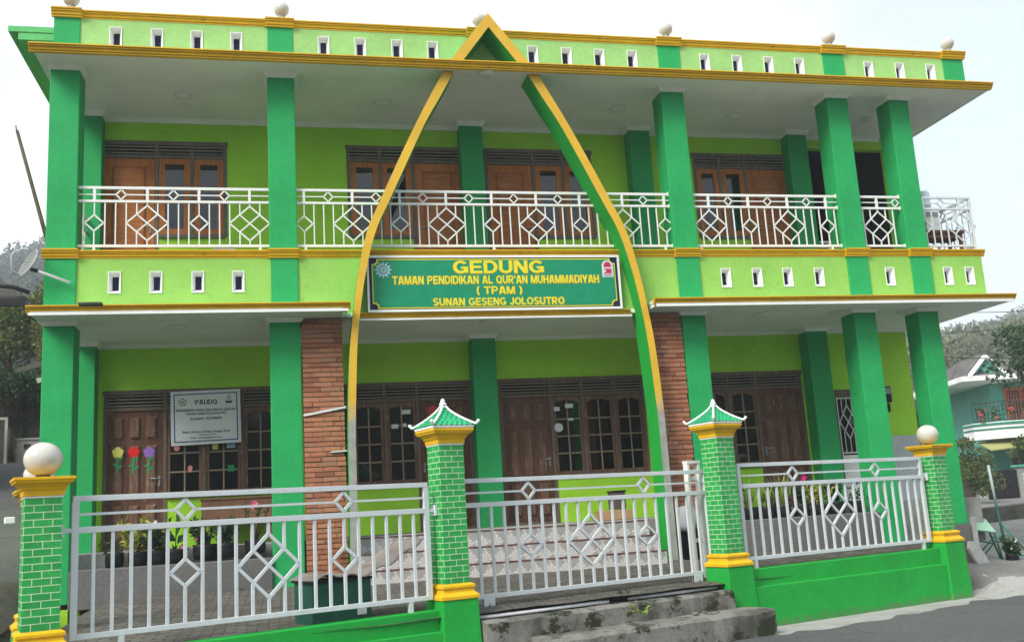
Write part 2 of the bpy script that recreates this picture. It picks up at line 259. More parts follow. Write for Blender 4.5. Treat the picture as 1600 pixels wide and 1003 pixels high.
# ------------------------------------------------------------------ mesh builder
class MB:
    def __init__(s, M=None): s.V = []; s.L = []; s.F = []; s.U = []; s.S = []; s.M = M or Matrix()
    def add(s, vs, fs, smooth=False, uvs=None):
        b = len(s.V); vs = [Vector(v) for v in vs]
        s.V += [s.M @ v for v in vs]
        for k, f in enumerate(fs):
            s.F.append([b+i for i in f]); s.S.append(smooth)
            if uvs: s.U.append(uvs[k]); continue
            n = Vector((0, 0, 0)); p = [vs[i] for i in f]
            for i in range(len(p)): n += p[i].cross(p[(i+1) % len(p)])
            a = max(range(3), key=lambda i: abs(n[i]))
            s.U.append([((q.y, q.z) if a == 0 else (q.x, q.z) if a == 1 else (q.x, q.y)) for q in p])
        return s
    def box(s, x0, x1, y0, y1, z0, z1):
        v = [(x0, y0, z0), (x1, y0, z0), (x1, y1, z0), (x0, y1, z0), (x0, y0, z1), (x1, y0, z1), (x1, y1, z1), (x0, y1, z1)]
        return s.add(v, [(0, 3, 2, 1), (4, 5, 6, 7), (0, 1, 5, 4), (1, 2, 6, 5), (2, 3, 7, 6), (3, 0, 4, 7)])
    def frust(s, cx, cy, levels):
        """stack of square sections [(z, halfx, halfy)...]"""
        v = []; f = []
        for z, hx, hy in levels: v += [(cx-hx, cy-hy, z), (cx+hx, cy-hy, z), (cx+hx, cy+hy, z), (cx-hx, cy+hy, z)]
        n = len(levels)
        for i in range(n-1):
            for k in range(4): a = 4*i+k; b = 4*i+(k+1) % 4; f.append((a, b, b+4, a+4))
        f.append((3, 2, 1, 0)); f.append(tuple(4*(n-1)+k for k in range(4)))
        return s.add(v, f)
    def prism(s, pts, y0, y1):
        """outline in (x,z), extruded along y; outline counterclockwise seen from -y"""
        n = len(pts); v = [(p[0], y0, p[1]) for p in pts]+[(p[0], y1, p[1]) for p in pts]
        f = [tuple(range(n)), tuple(range(2*n-1, n-1, -1))]+[(i, i+n, (i+1) % n+n, (i+1) % n) for i in range(n)]
        return s.add(v, f)
    def profx(s, prof, x0, x1):
        """profile in (y,z) (closed outline) extruded along x"""
        n = len(prof); v = [(x0, p[0], p[1]) for p in prof]+[(x1, p[0], p[1]) for p in prof]
        f = [tuple(range(n-1, -1, -1)), tuple(range(n, 2*n))]+[(i, (i+1) % n, (i+1) % n+n, i+n) for i in range(n)]
        return s.add(v, f)
    def bar(s, p, q, wd, t):
        """rectangular bar from p to q lying in the xz plane; wd across, t along y"""
        p = Vector(p); q = Vector(q); d = (q-p).normalized(); a = Vector((d.z, 0, -d.x))
        if a.length < 1e-4: a = Vector((1, 0, 0))
        a = a.normalized()*wd/2; b = d.cross(a).normalized()*t/2
        v = [p-a-b, p+a-b, p+a+b, p-a+b, q-a-b, q+a-b, q+a+b, q-a+b]
        return s.add(v, [(0, 3, 2, 1), (4, 5, 6, 7), (0, 1, 5, 4), (1, 2, 6, 5), (2, 3, 7, 6), (3, 0, 4, 7)])
    def tube(s, path, r, n=10, smooth=True):
        path = [Vector(p) for p in path]; rs = r if isinstance(r, (list, tuple)) else [r]*len(path); v = []; f = []
        for i, p in enumerate(path):
            d = (path[min(i+1, len(path)-1)]-path[max(i-1, 0)]).normalized()
            a = d.orthogonal().normalized() if i == 0 else (a-d*a.dot(d)).normalized()
            b = d.cross(a)
            for k in range(n): t = 2*math.pi*k/n; v.append(p+(a*math.cos(t)+b*math.sin(t))*rs[i])
        for i in range(len(path)-1):
            for k in range(n): f.append((i*n+k, i*n+(k+1) % n, (i+1)*n+(k+1) % n, (i+1)*n+k))
        f.append(tuple(range(n-1, -1, -1))); f.append(tuple((len(path)-1)*n+k for k in range(n)))
        return s.add(v, f, smooth)
    def lathe(s, prof, cx, cy, n=28, smooth=True):
        v = []; f = []
        for r, z in prof:
            for k in range(n): t = 2*math.pi*k/n; v.append((cx+r*math.cos(t), cy+r*math.sin(t), z))
        for i in range(len(prof)-1):
            for k in range(n): f.append((i*n+k, i*n+(k+1) % n, (i+1)*n+(k+1) % n, (i+1)*n+k))
        f.append(tuple(range(n-1, -1, -1))); f.append(tuple((len(prof)-1)*n+k for k in range(n)))
        return s.add(v, f, smooth)
    def globe(s, cx, cy, cz, r, squash=1.0):
        return s.lathe([(max(1e-3, r*math.sin(math.pi*i/18)), cz-r*squash*math.cos(math.pi*i/18)) for i in range(19)], cx, cy, 32)
    def build(s, name, m, parent=None, bevel=0, props=None):
        return link(name, [tuple(v) for v in s.V], s.F, s.S, s.U, m, parent, bevel)
WP = {}
def link(name, V, F, S, U, m, parent=None, bevel=0):
    A = np.array(V, float); o0 = (A.min(0)+A.max(0))/2; o0[2] = A[:, 2].min()
    me = bpy.data.meshes.new(name); me.from_pydata([tuple(v) for v in (A-o0)], [], F)
    me.polygons.foreach_set('use_smooth', S)
    if U:
        ul = me.uv_layers.new(name='UVMap'); flatu = [c for f in U for p in f for c in p]; ul.data.foreach_set('uv', flatu)
    me.materials.append(m); me.update()
    o = bpy.data.objects.new(name, me); C.objects.link(o)
    if bevel:
        b = o.modifiers.new('bevel', 'BEVEL'); b.width = bevel; b.segments = 2; b.limit_method = 'ANGLE'; b.angle_limit = math.radians(40)
    place(o, o0, parent); return o
def place(o, pos, parent=None):
    WP[o.name] = Vector(pos); o.location = Vector(pos)-(WP[parent.name] if parent else Vector((0, 0, 0)))
    if parent: o.parent = parent
def tag(o, label, cat, group=None):
    o['label'] = label; o['category'] = cat
    if group: o['group'] = group
    return o
def struct(o): o['kind'] = 'structure'; return o
def thing(name, loc, label, cat, group=None):
    o = bpy.data.objects.new(name, None); C.objects.link(o); o.empty_display_size = .2; place(o, loc); return tag(o, label, cat, group)
def wall(mb, x0, x1, z0, z1, y0, y1, holes=()):
    """solid wall with openings (x0,x1,z0,z1): front, back and reveals only"""
    xs = sorted({x0, x1, *[h[0] for h in holes], *[h[1] for h in holes]}); zs = sorted({z0, z1, *[h[2] for h in holes], *[h[3] for h in holes]})
    xs = [x for x in xs if x0 <= x <= x1]; zs = [z for z in zs if z0 <= z <= z1]
    def solid(i, j):
        if i < 0 or j < 0 or i >= len(xs)-1 or j >= len(zs)-1: return False
        cx, cz = (xs[i]+xs[i+1])/2, (zs[j]+zs[j+1])/2
        return not any(h[0] < cx < h[1] and h[2] < cz < h[3] for h in holes)
    for i in range(len(xs)-1):
        for j in range(len(zs)-1):
            if not solid(i, j): continue
            a, b, c, d = xs[i], xs[i+1], zs[j], zs[j+1]
            mb.add([(a, y0, c), (b, y0, c), (b, y0, d), (a, y0, d)], [(0, 1, 2, 3)]); mb.add([(a, y1, c), (b, y1, c), (b, y1, d), (a, y1, d)], [(3, 2, 1, 0)])
            if not solid(i-1, j): mb.add([(a, y0, c), (a, y1, c), (a, y1, d), (a, y0, d)], [(3, 2, 1, 0)])
            if not solid(i+1, j): mb.add([(b, y0, c), (b, y1, c), (b, y1, d), (b, y0, d)], [(0, 1, 2, 3)])
            if not solid(i, j-1): mb.add([(a, y0, c), (b, y0, c), (b, y1, c), (a, y1, c)], [(3, 2, 1, 0)])
            if not solid(i, j+1): mb.add([(a, y0, d), (b, y0, d), (b, y1, d), (a, y1, d)], [(0, 1, 2, 3)])
    return mb
def text(body, x0, x1, z0, z1, y, m, name, parent, off=0.0, ext=.002):
    cu = bpy.data.curves.new('t', 'FONT'); cu.body = body; cu.size = 1; cu.offset = off; cu.extrude = .001; cu.resolution_u = 4
    ob = bpy.data.objects.new('t', cu); C.objects.link(ob); bpy.context.view_layer.update()
    me = bpy.data.meshes.new_from_object(ob.evaluated_get(bpy.context.evaluated_depsgraph_get()))
    bpy.data.objects.remove(ob); A = np.array([v.co[:] for v in me.vertices]); F = [list(p.vertices) for p in me.polygons]; bpy.data.meshes.remove(me)
    lo, hi = A.min(0), A.max(0); V = np.empty_like(A)
    V[:, 0] = x0+(A[:, 0]-lo[0])/(hi[0]-lo[0])*(x1-x0); V[:, 2] = z0+(A[:, 1]-lo[1])/(hi[1]-lo[1])*(z1-z0)
    V[:, 1] = y-(A[:, 2]-lo[2])/max(1e-6, hi[2]-lo[2])*ext
    return link(name, V, F, [False]*len(F), None, m, parent)
def disc(mb, cx, cz, y0, y1, r, n=24, r2=None, k=1):
    pts = []
    for i in range(n):
        t = 2*math.pi*i/n+math.pi/2; rr = r if (r2 is None or i % 2 == 0) else r2
        pts.append((cx+rr*math.cos(t), cz+rr*math.sin(t)*k))
    return mb.prism(pts, y0, y1)

# ------------------------------------------------------------------ terrain
EDGE = [(-40, -16), (-9, -7.9), (-5, -7.2), (-2.5, -6.75), (2, -5.0), (5.02, -3.4), (6.16, -3.15), (7.47, -2.68), (9.14, -1.95), (10.5, -1.75), (14, -1.2), (25, 2), (45, 9), (80, 22)]
def edge(x):
    for (a, b), (c, d) in zip(EDGE, EDGE[1:]):
        if a <= x <= c: return b+(d-b)*(x-a)/(c-a)
    return EDGE[-1][1]
def sst(a, b, x): t = max(0, min(1, (x-a)/(b-a))); return t*t*(3-2*t)
def gz(x, y):
    z = -0.87
    wl = 1-sst(-3.9, -2.7, x); yy = min(max(0, y+5.6), 60)
    z += wl*0.165*yy
    z += 1.6*sst(-9.5, -13, x)*sst(-3, 4, y)
    wr = sst(9.6, 10.3, x)
    z += wr*(0.36*sst(.0, 1.5, y-edge(x))+.022*min(max(0, y-1), 40))
    return z
def sheet(name, xs, yfun, ny, dz, m):
    V = []; F = []; U = []
    for i, x in enumerate(xs):
        a, b = yfun(x)
        for j in range(ny+1): y = a+(b-a)*j/ny; V.append((x, y, gz(x, y)+dz))
    for i in range(len(xs)-1):
        for j in range(ny): k = i*(ny+1)+j; F.append([k, k+ny+1, k+ny+2, k+1])
    for f in F: U.append([(V[i][0], V[i][1]) for i in f])
    return struct(link(name, V, F, [True]*len(F), U, m))
gx = np.unique(np.concatenate([np.linspace(-700, -30, 12), np.arange(-30, 60, .75), np.linspace(60, 900, 12)]))
gy = np.unique(np.concatenate([np.linspace(-300, -30, 8), np.arange(-30, 60, .75), np.linspace(60, 900, 12)]))
V = [(x, y, gz(x, y)-.05) for x in gx for y in gy]; ny_ = len(gy)
F = [[i*ny_+j, (i+1)*ny_+j, (i+1)*ny_+j+1, i*ny_+j+1] for i in range(len(gx)-1) for j in range(ny_-1)]
struct(link('ground', V, F, [True]*len(F), None, SOILG))
def fence_y(x): return -5.184+(x+2.019)*.3525
sheet('road', sorted([-40+.5*i for i in range(241)]+[1.02+.1*i for i in range(130)]), lambda x: (-45, edge(x)+.05*math.sin(x*2.1)*math.sin(x*.7+1)+.05*math.sin(x*7.7)+.05*math.sin(x*11.3+2*math.sin(x*2.3))*math.sin(x*1.9)), 60, .012, ASPH)
sheet('lane', [-9.6+.35*i for i in range(18)], lambda x: (edge(x)-.1, 46), 120, .004, ASPH)
sheet('pavement', [-3.4+.2*i for i in range(69)], lambda x: (edge(x)-.5, fence_y(x)+.2 if x < 9.3 else fence_y(9.3)+.4), 10, .0, APRON)
sheet('concrete_yard', [9.7+.5*i for i in range(70)], lambda x: (edge(x)+.75, max(edge(x)+.9, 24)), 50, .006, YARD)
sheet('dirt_verge', [-9.4+.3*i for i in range(21)], lambda x: (edge(x)+.1+.2*math.sin(x*2), .8+.3*math.sin(x*3)), 30, .022, SOILG)
sheet('verge_apron', [9.5+.4*i for i in range(60)], lambda x: (edge(x)-.5, edge(x)+.8), 6, .003, APRON)
# courtyard paving, falling gently from the building to the fence
V = []; F = []; U = []; nx, ny = 46, 24
for i in range(nx+1):
    x = -2.35+(9.6+2.35)*i/nx; yf = fence_y(x)-.02
    for j in range(ny+1):
        t = j/ny; y = yf+(2.0-yf)*t; tt = min(1, max(0, (-.2-y)/(-.2-yf))); V.append((x, y, -.1-.19*tt+.006*math.sin(5*x+3*y)))
for i in range(nx):
    for j in range(ny): k = i*(ny+1)+j; F.append([k, k+ny+1, k+ny+2, k+1]); 
for f in F: U.append([(V[i][0], V[i][1]) for i in f])
struct(link('courtyard_paving', V, F, [True]*len(F), U, PAVE))

# ================================================================== MAIN BUILDING
B = thing('school_building', (4, 2, 0), 'two-storey lime green school building with green columns, yellow trim and a tall pointed arch', 'building')
FR = .40
# --- columns
def column(cx, z0, z1, hw):
    m = MB(); m.box(cx-hw, cx+hw, 0, 2*hw, z0, z1); c = m.build('column', COLG, B, .012); return c
def capital(cx, cy, hw, z, t=.07):
    m = MB(); m.frust(cx, cy, [(z-t, hw+.008, hw+.008), (z-t*.3, hw+.045, hw+.045), (z, hw+.06, hw+.06)]); return m.build('capital', CEIL, B)
COLS = [(-3.015, .2, .2), (0.0, .2, .215), (6.27, .2, .2), (9.275, .2, .2), (10.455, .19, .19)]
for cx, hu, hl in COLS:
    column(cx, 4.66, 7.33, hu); column(cx, -.12 if cx < 9.5 else .1, 3.58, hl)
    capital(cx, hu, hu, 7.398); capital(cx, hl, hl, 3.638, .06)
m = MB(); m.box(10.25, 10.67, -.015, .4, -.9, .1); m.build('column_footing', PLANTC, B, .01)
# --- back pilasters
for cx in (-3.05, 3.2, 6.28, 9.4):
    hw = .2 if cx > 0 else .26
    m = MB(); m.box(cx-hw, cx+hw, 1.65, 1.915, 4.6, 7.36); m.build('pilaster', COLG, B, .01)
    m = MB(); m.frust(cx, 1.79, [(7.32, hw+.01, .15), (7.399, hw+.06, .20)]); m.build('capital', CEIL, B)
for cx in (-3.02, 3.2, 9.3):
    hw = .2
    m = MB(); m.box(cx-hw, cx+hw, 1.6, 1.915, -.1, 3.6); m.build('pilaster', COLG, B, .01)
    m = MB(); m.frust(cx, 1.77, [(3.57, hw+.01, .17), (3.639, hw+.06, .22)]); m.build('capital', CEIL, B)
# --- walls with openings
UP = [(-2.86, -.89, 'D', ['W', 'W'], 0), (1.07, 3.06, 'D', ['W', 'W'], 1), (3.455, 5.42, 'D', ['W', 'W'], 0), (7.37, 9.27, 'D', ['W', 'W'], 1)]
LO = [(-2.74, -.10, 'D', ['W']*3, 0), (.50, 3.0, 'D', ['W']*3, 1), (3.47, 6.05, 'D', ['W']*3, 0), (6.55, 9.06, 'D', ['W']*3, 1)]
holesU = []; holesL = []
DWU, DWL = .87, .90
for x0, x1, _, ws, rev in UP:
    if rev: holesU += [(x1-DWU, x1, 4.62, 7.0), (x0, x1-DWU, 5.40, 7.0)]
    else: holesU += [(x0, x0+DWU, 4.62, 7.0), (x0+DWU, x1, 5.40, 7.0)]
for x0, x1, _, ws, rev in LO:
    if rev: holesL += [(x1-DWL, x1, .5, 2.91), (x0, x1-DWL, 1.26, 2.91)]
    else: holesL += [(x0, x0+DWL, .5, 2.91), (x0+DWL, x1, 1.26, 2.91)]
holesU.append((9.62, 11.50, 4.62, 7.16)); holesL.append((9.66, 10.16, .5, 2.54))
wall(MB(), -3.2, 11.52, 4.6, 7.40, 1.915, 2.06, holesU).build('upper_rear_wall', LIMEB, B)
wall(MB(), -3.2, 11.3, -.2, 3.66, 1.915, 2.06, holesL).build('lower_rear_wall', LIMEB, B)
m = MB(); m.box(-3.2, -3.05, 2.06, 9, -.9, 7.42); m.box(-3.2, -3.05, 1.2, 1.915, -.9, .5); m.build('side_wall', LIMEB, B)
m = MB(); m.box(11.15, 11.3, 2.06, 9, -.9, 3.64); m.box(11.40, 11.52, 2.06, 9, 3.70, 7.40); m.build('side_wall', LIMEB, B)
m = MB(); m.box(-3.05, 11.15, 8.85, 9, -.9, 7.42); m.build('rear_wall', LIMEB, B)
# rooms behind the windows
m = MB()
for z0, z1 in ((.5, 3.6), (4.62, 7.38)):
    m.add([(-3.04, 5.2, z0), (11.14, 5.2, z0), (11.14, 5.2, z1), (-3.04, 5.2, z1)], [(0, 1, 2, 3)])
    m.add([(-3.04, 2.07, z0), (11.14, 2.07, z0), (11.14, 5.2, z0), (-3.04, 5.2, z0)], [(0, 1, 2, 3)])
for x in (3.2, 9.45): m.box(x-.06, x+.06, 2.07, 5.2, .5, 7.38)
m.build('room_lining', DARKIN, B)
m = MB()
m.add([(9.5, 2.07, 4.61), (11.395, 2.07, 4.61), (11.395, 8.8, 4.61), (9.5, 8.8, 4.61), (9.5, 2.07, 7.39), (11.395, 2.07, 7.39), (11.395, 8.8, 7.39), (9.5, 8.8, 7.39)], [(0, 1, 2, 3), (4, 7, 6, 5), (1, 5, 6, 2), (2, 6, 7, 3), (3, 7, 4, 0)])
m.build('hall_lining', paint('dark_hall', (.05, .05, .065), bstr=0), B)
# --- floor slabs, soffits
m = MB(); m.box(-3.35, 11.93, -.44, 9.05, 7.40, 7.46); m.build('roof_slab', CEIL, B)
m = MB(); m.box(-3.16, 11.38, .0, 9.0, 3.64, 3.70); m.box(-3.27, .80, -.50, .0, 3.642, 3.70); m.box(5.47, 11.72, -.50, .0, 3.642, 3.70); m.box(11.38, 11.72, .0, 9, 3.643, 3.699); m.build('lower_soffit', CEIL, B)
m = MB(); m.box(-3.1, 11.49, .191, 2.06, 4.44, 4.60); m.box(-3.1, 11.14, 2.06, 9, 4.44, 4.60); m.build('balcony_floor', CONC, B)
# --- mouldings: yellow cyma profiles run along x
def cyma(y, z0, z1, d):
    h = z1-z0
    return [(y+.05, z0), (y-.10*d, z0), (y-.10*d, z0+.16*h), (y+.08*d, z0+.20*h), (y-.34*d, z0+.24*h), (y-.42*d, z0+.40*h), (y-.60*d, z0+.52*h), (y-.34*d, z0+.57*h), (y-.74*d, z0+.62*h), (y-.76*d, z0+.76*h), (y-.55*d, z0+.80*h), (y-d, z0+.84*h), (y-d, z1), (y+.05, z1)][::-1]
def mould(x0, x1, y, z0, z1, d, name='moulding', ret=True):
    m = MB(); m.profx(cyma(y, z0, z1, d), x0, x1); return m.build(name, YEL, B)
# upper eave fascia
mould(-3.40, 12.0, -.44, 7.385, 7.492, .075, 'eave_moulding')
m = MB(); m.box(-3.39, 11.99, -.42, -.30, 7.462, 7.486); m.build('eave_edge', CONC, B)
m = MB(); m.box(11.93, 11.98, -.38, 9.05, 7.39, 7.48); m.build('eave_edge', CEIL, B)
# lower eaves left and right of the arch
for x0, x1 in ((-3.316, .905), (5.44, 11.76)):
    mould(x0, x1, -.49, 3.66, 3.752, .065, 'eave_moulding')
    m = MB(); m.box(x0+.03, x1-.03, -.515, -.47, 3.626, 3.662); m.box(x0+.02, x1-.02, -.47, -.02, 3.70, 3.745); m.build('eave_edge', WHITE, B)
for z_, t_ in ((3.639, .06), (7.398, .07)):
    m = MB(); m.profx([(1.83, z_), (1.912, z_), (1.912, z_-t_), (1.895, z_-t_), (1.88, z_-t_*.5)], -3.04, 11.28); m.build('cornice', CEIL, B)
mould(1.0, 5.22, -.0, 3.603, 3.69, .06, 'moulding')
m = MB(); m.box(.95, 5.25, -.02, .03, 3.58, 3.61); m.build('eave_edge', CEIL, B)
# --- balcony wall with slot openings
SLW, SLZ0, SLZ1 = .145, 4.045, 4.335
slots = [-2.31, -1.76, -1.195, -.64, 6.905, 7.45, 7.99, 8.555, 9.86, 10.965, 11.385]
hs = [(x-SLW/2, x+SLW/2, SLZ0, SLZ1) for x in slots]
wall(MB(), -3.12, 11.66, 3.70, 4.535, .03, .19, hs).build('balcony_wall', LIME, B)
m = MB(); m.box(11.50, 11.66, .19, 1.9, 3.70, 4.535); m.build('balcony_wall', LIME, B)
pslots = [-2.346, -1.77, -1.21, -.64, .651, 1.21, 1.775, 2.335, 3.957, 4.52, 5.075, 5.64, 6.92, 7.505, 8.085, 8.66, 9.985, 10.595, 11.21]
hp = [(x-.075, x+.075, 7.74, 8.03) for x in pslots]
wall(MB(), -3.15, 11.86, 7.46, 8.17, .03, .17, hp).build('parapet', LIMEP, B)
m = MB(); m.box(-3.15, -3.0, .17, 8.9, 7.46, 8.17); m.box(11.71, 11.86, .17, 8.9, 7.46, 8.17); m.build('parapet', LIMEP, B)
def slot(x, z0, z1, hw):
    m = MB(); o = [(x-hw-.004, z0-.004), (x+hw+.004, z0-.004), (x+hw+.004, z1+.004), (x-hw-.004, z1+.004)]; i = [(x-.042, z0+.05), (x+.042, z0+.05), (x+.042, z1-.045), (x-.042, z1-.045)]
    oo = [(x-hw-.012, z0-.012), (x+hw+.012, z0-.012), (x+hw+.012, z1+.012), (x-hw-.012, z1+.012)]
    v = [(p[0], .018, p[1]) for p in oo]+[(p[0], .018, p[1]) for p in o]+[(p[0], .13, p[1]) for p in i]+[(p[0], .031, p[1]) for p in oo]
    f = []
    for k in range(4):
        l = (k+1) % 4; f += [(k, l, 4+l, 4+k), (4+k, 4+l, 8+l, 8+k), (12+k, 12+l, l, k)]
    m.add(v, f); s = m.build('slot_window', WHITE, B)
    g = MB(); g.box(x-.045, x+.045, .131, .14, z0+.04, z1-.035)
    g.box(x-.043, x+.043, .12, .131, (z0+z1)/2+.02, (z0+z1)/2+.035); g.build('pane', NAVY, s)
for x in slots: slot(x, SLZ0, SLZ1, SLW/2)
for x in pslots: slot(x, 7.74, 8.03, .075)
# pilasters on balcony wall and parapet, with their mouldings
def pil(cx, hw, z0, z1, y=0.0): m = MB(); m.box(cx-hw, cx+hw, y, .2, z0, z1); m.build('pilaster', COLG, B, .006)
BP = [(-3.015, .205), (0.005, .19), (6.27, .19), (9.275, .19), (10.46, .185)]
for cx, hw in BP: pil(cx, hw, 3.745, 4.54)
PP = [(-3.01, .178), (0.0, .187), (3.1, .187), (6.287, .192), (9.31, .20), (11.675, .205)]
for cx, hw in PP:
    if abs(cx-3.1) > .1: pil(cx, hw, 7.46, 8.16, .012)
def mould_runs(z0, z1, y, d, piers, xa, xb, extra):
    xs = [xa]
    for cx, hw in piers: xs += [cx-hw-extra, cx+hw+extra]
    xs.append(xb)
    for i in range(0, len(xs), 2):
        if xs[i+1]-xs[i] > .05: mould(xs[i], xs[i+1], y, z0, z1, d)
    for cx, hw in piers: mould(cx-hw-extra, cx+hw+extra, y-.045, z0-.004, z1+.012, d, 'pilaster_moulding')
mould_runs(4.535, 4.645, .03, .06, BP, -3.16, 11.72, .03)
mould_runs(8.155, 8.265, .03, .06, PP, -3.2, 11.9, .03)
m = MB(); m.box(-3.18, 11.72, .03, .21, 4.60, 4.642); m.build('coping', CONC, B)
m = MB(); m.box(-3.18, 11.88, .03, .19, 8.20, 8.262); m.build('coping', CONC, B)
m = MB(); m.box(11.62, 11.73, .21, 2.0, 4.54, 4.642); m.build('moulding', YEL, B)
m = MB(); m.box(-3.22, -3.11, .19, 8.9, 8.16, 8.262); m.build('moulding', YEL, B)
# globe lamps on the parapet
for cx, hw in PP:
    m = MB(); m.globe(cx+.03, .12, 8.505, .118); g = m.build('globe_lamp', GLOBE, B)
    m = MB(); m.lathe([(.05, 8.26), (.06, 8.30), (.05, 8.40)], cx+.03, .12, 16); m.build('lamp_holder', STEEL, g)
# ceiling lamps
for x, y, z in [(-1.49, .95, 7.398), (1.62, .99, 7.398), (3.12, -.28, 7.398), (5.63, .9, 7.398), (7.87, 1.05, 7.398), (10.5, .98, 7.398), (-1.52, .46, 3.638), (3.06, .45, 3.638), (7.57, .28, 3.638), (10.2, .28, 3.638)]:
    m = MB(); m.lathe([(.06, z-.045), (.125, z-.03), (.14, z-.012), (.14, z)], x, y, 24); m.build('ceiling_light', LIDG, B)
# --- side canopy on the left wing
m = MB()
for k, (dx, z0, z1) in enumerate([(.80, 8.20, 8.29), (.66, 8.08, 8.20), (.50, 7.98, 8.08), (.36, 7.84, 7.98), (.22, 7.70, 7.84)]):
    m.box(-3.155-dx, -3.155, .62+k*.012, 8.8, z0, z1)
m.build('side_eave', paint('side_green_paint', (.11, .46, .15), .12), B)
# --- pointed arch
AXC = 3.178
OUT = [(2.372, 7.215), (2.15, 6.81), (1.935, 6.40), (1.632, 5.78), (1.34, 5.15), (1.20, 4.85), (1.105, 4.55), (1.04, 4.25), (.985, 3.95), (.935, 3.6), (.895, 3.3), (.865, 3.0), (.838, 2.55), (.815, 1.9), (.81, 1.2), (.795, -.12)]
INN = [(2.525, 7.215), (2.29, 6.79), (2.065, 6.40), (1.765, 5.78), (1.468, 5.15), (1.322, 4.85), (1.218, 4.55), (1.145, 4.25), (1.082, 3.95), (1.027, 3.6), (.988, 3.3), (.962, 3.0), (.938, 2.55), (.91, 1.9), (.905, 1.2), (.893, -.12)]
def smooth_curve(P, n=4):
    r = [P[0], P[1]]
    for i in range(1, len(P)-1):
        p0, p1, p2 = P[i-1], P[i], P[i+1]; p3 = P[min(i+2, len(P)-1)]
        for k in range(1, n+1):
            t = k/n
            if i == 1: p0 = (2*p1[0]-p2[0], 2*p1[1]-p2[1])
            r.append(tuple(.5*((2*p1[j])+(-p0[j]+p2[j])*t+(2*p0[j]-5*p1[j]+4*p2[j]-p3[j])*t*t+(-p0[j]+3*p1[j]-3*p2[j]+p3[j])*t**3) for j in (0, 1)))
    return r
KA = 1.0286
OUT = smooth_curve([(p[0]*KA, .7126+(p[1]-.7126)*KA) for p in OUT]); INN = smooth_curve([(p[0]*KA, .7126+(p[1]-.7126)*KA) for p in INN])
def mirror(P): return [(2*AXC-p[0], p[1]) for p in P]
def arch(y0, y1, zlo, zhi, m, name, grow=0, parent=B):
    mb = MB()
    for side in (0, 1):
        o, i = (OUT, INN) if side == 0 else (mirror(OUT), mirror(INN)); s = -1 if side == 0 else 1
        v = []; n = 0
        for a, b in zip(o, i):
            if not (zlo-.25 <= a[1] <= zhi): continue
            v += [(a[0]+s*grow, y0, a[1]), (b[0]-s*grow, y0, b[1]), (a[0]+s*grow, y1, a[1]), (b[0]-s*grow, y1, b[1])]; n += 1
        f = []
        for k in range(n-1):
            a = 4*k; b = a+4
            q = [(a, a+1, b+1, b), (a+2, b+2, b+3, a+3), (a, b, b+2, a+2), (a+1, a+3, b+3, b+1)]
            f += q if side == 1 else [t[::-1] for t in q]
        f += [(0, 2, 3, 1), (4*n-4, 4*n-3, 4*n-1, 4*n-2)]
        mb.add(v, f)
    return mb.build(name, m, parent)
arch(-.30, .15, -1, 9, ARCG, 'arch')
KG = 1.0146; GX = 3.09*KG
def gable(y0, y1, g, zlow, m_, name):
    P = [(GX-.545-g, zlow), (GX-.465+g*1.3, zlow), (GX, 7.965*KG-.0104-g*1.5), (GX+.465-g*1.3, zlow), (GX+.545+g, zlow), (GX, 8.17*KG-.0104+g*1.3)]
    P = [(GX-.62-g, zlow), (GX-.455+g, zlow), (GX, 8.07-g), (GX+.455-g, zlow), (GX+.62+g, zlow), (GX, 8.285+g)]
    mb = MB(); v = [(p[0], y0, p[1]) for p in P]+[(p[0], y1, p[1]) for p in P]
    f = [(0, 1, 2, 5), (5, 2, 3, 4), (6, 11, 8, 7), (11, 10, 9, 8)]+[(i, i+6, (i+1) % 6+6, (i+1) % 6) for i in range(6)]
    mb.add(v, f); return mb.build(name, m_, B)
gable(-.488, .029, 0, 7.462, ARCG, 'gable')
TRIM, tnt, tb = mat('arch_trim_yellow')
_v = nt_v = None
g_ = tnt.nodes.new('ShaderNodeNewGeometry'); sx = tnt.nodes.new('ShaderNodeSeparateXYZ'); tnt.links.new(g_.outputs['Position'], sx.inputs[0])
nz = noise(tnt, coords(tnt), 9, 4); ad = tnt.nodes.new('ShaderNodeMath'); ad.operation = 'MULTIPLY_ADD'; ad.inputs[1].default_value = .5; tnt.links.new(nz, ad.inputs[0]); tnt.links.new(sx.outputs[2], ad.inputs[2])
rr = ramp(tnt, .47, .53); mr = tnt.nodes.new('ShaderNodeMapRange'); mr.inputs['From Min'].default_value = 0; mr.inputs['From Max'].default_value = 4.9; tnt.links.new(ad.outputs[0], mr.inputs[0]); tnt.links.new(mr.outputs[0], rr.inputs[0])
yc = ramp(tnt, .3, .7, (.56, .33, .012, 1), (.66, .41, .02, 1)); tnt.links.new(noise(tnt, coords(tnt), 2.5, 4), yc.inputs[0])
gc = ramp(tnt, .3, .7, (.21, .225, .20, 1), (.33, .345, .31, 1)); tnt.links.new(noise(tnt, coords(tnt), 7, 5), gc.inputs[0])
tnt.links.new(mixrgb(tnt, rr.outputs[0], gc.outputs[0], yc.outputs[0]), tb.inputs['Base Color']); tb.inputs['Roughness'].default_value = .6
arch(-.314, -.299, -1, 9, TRIM, 'arch_trim', .002); gable(-.502, -.487, .01, 7.464, TRIM, 'gable_trim')
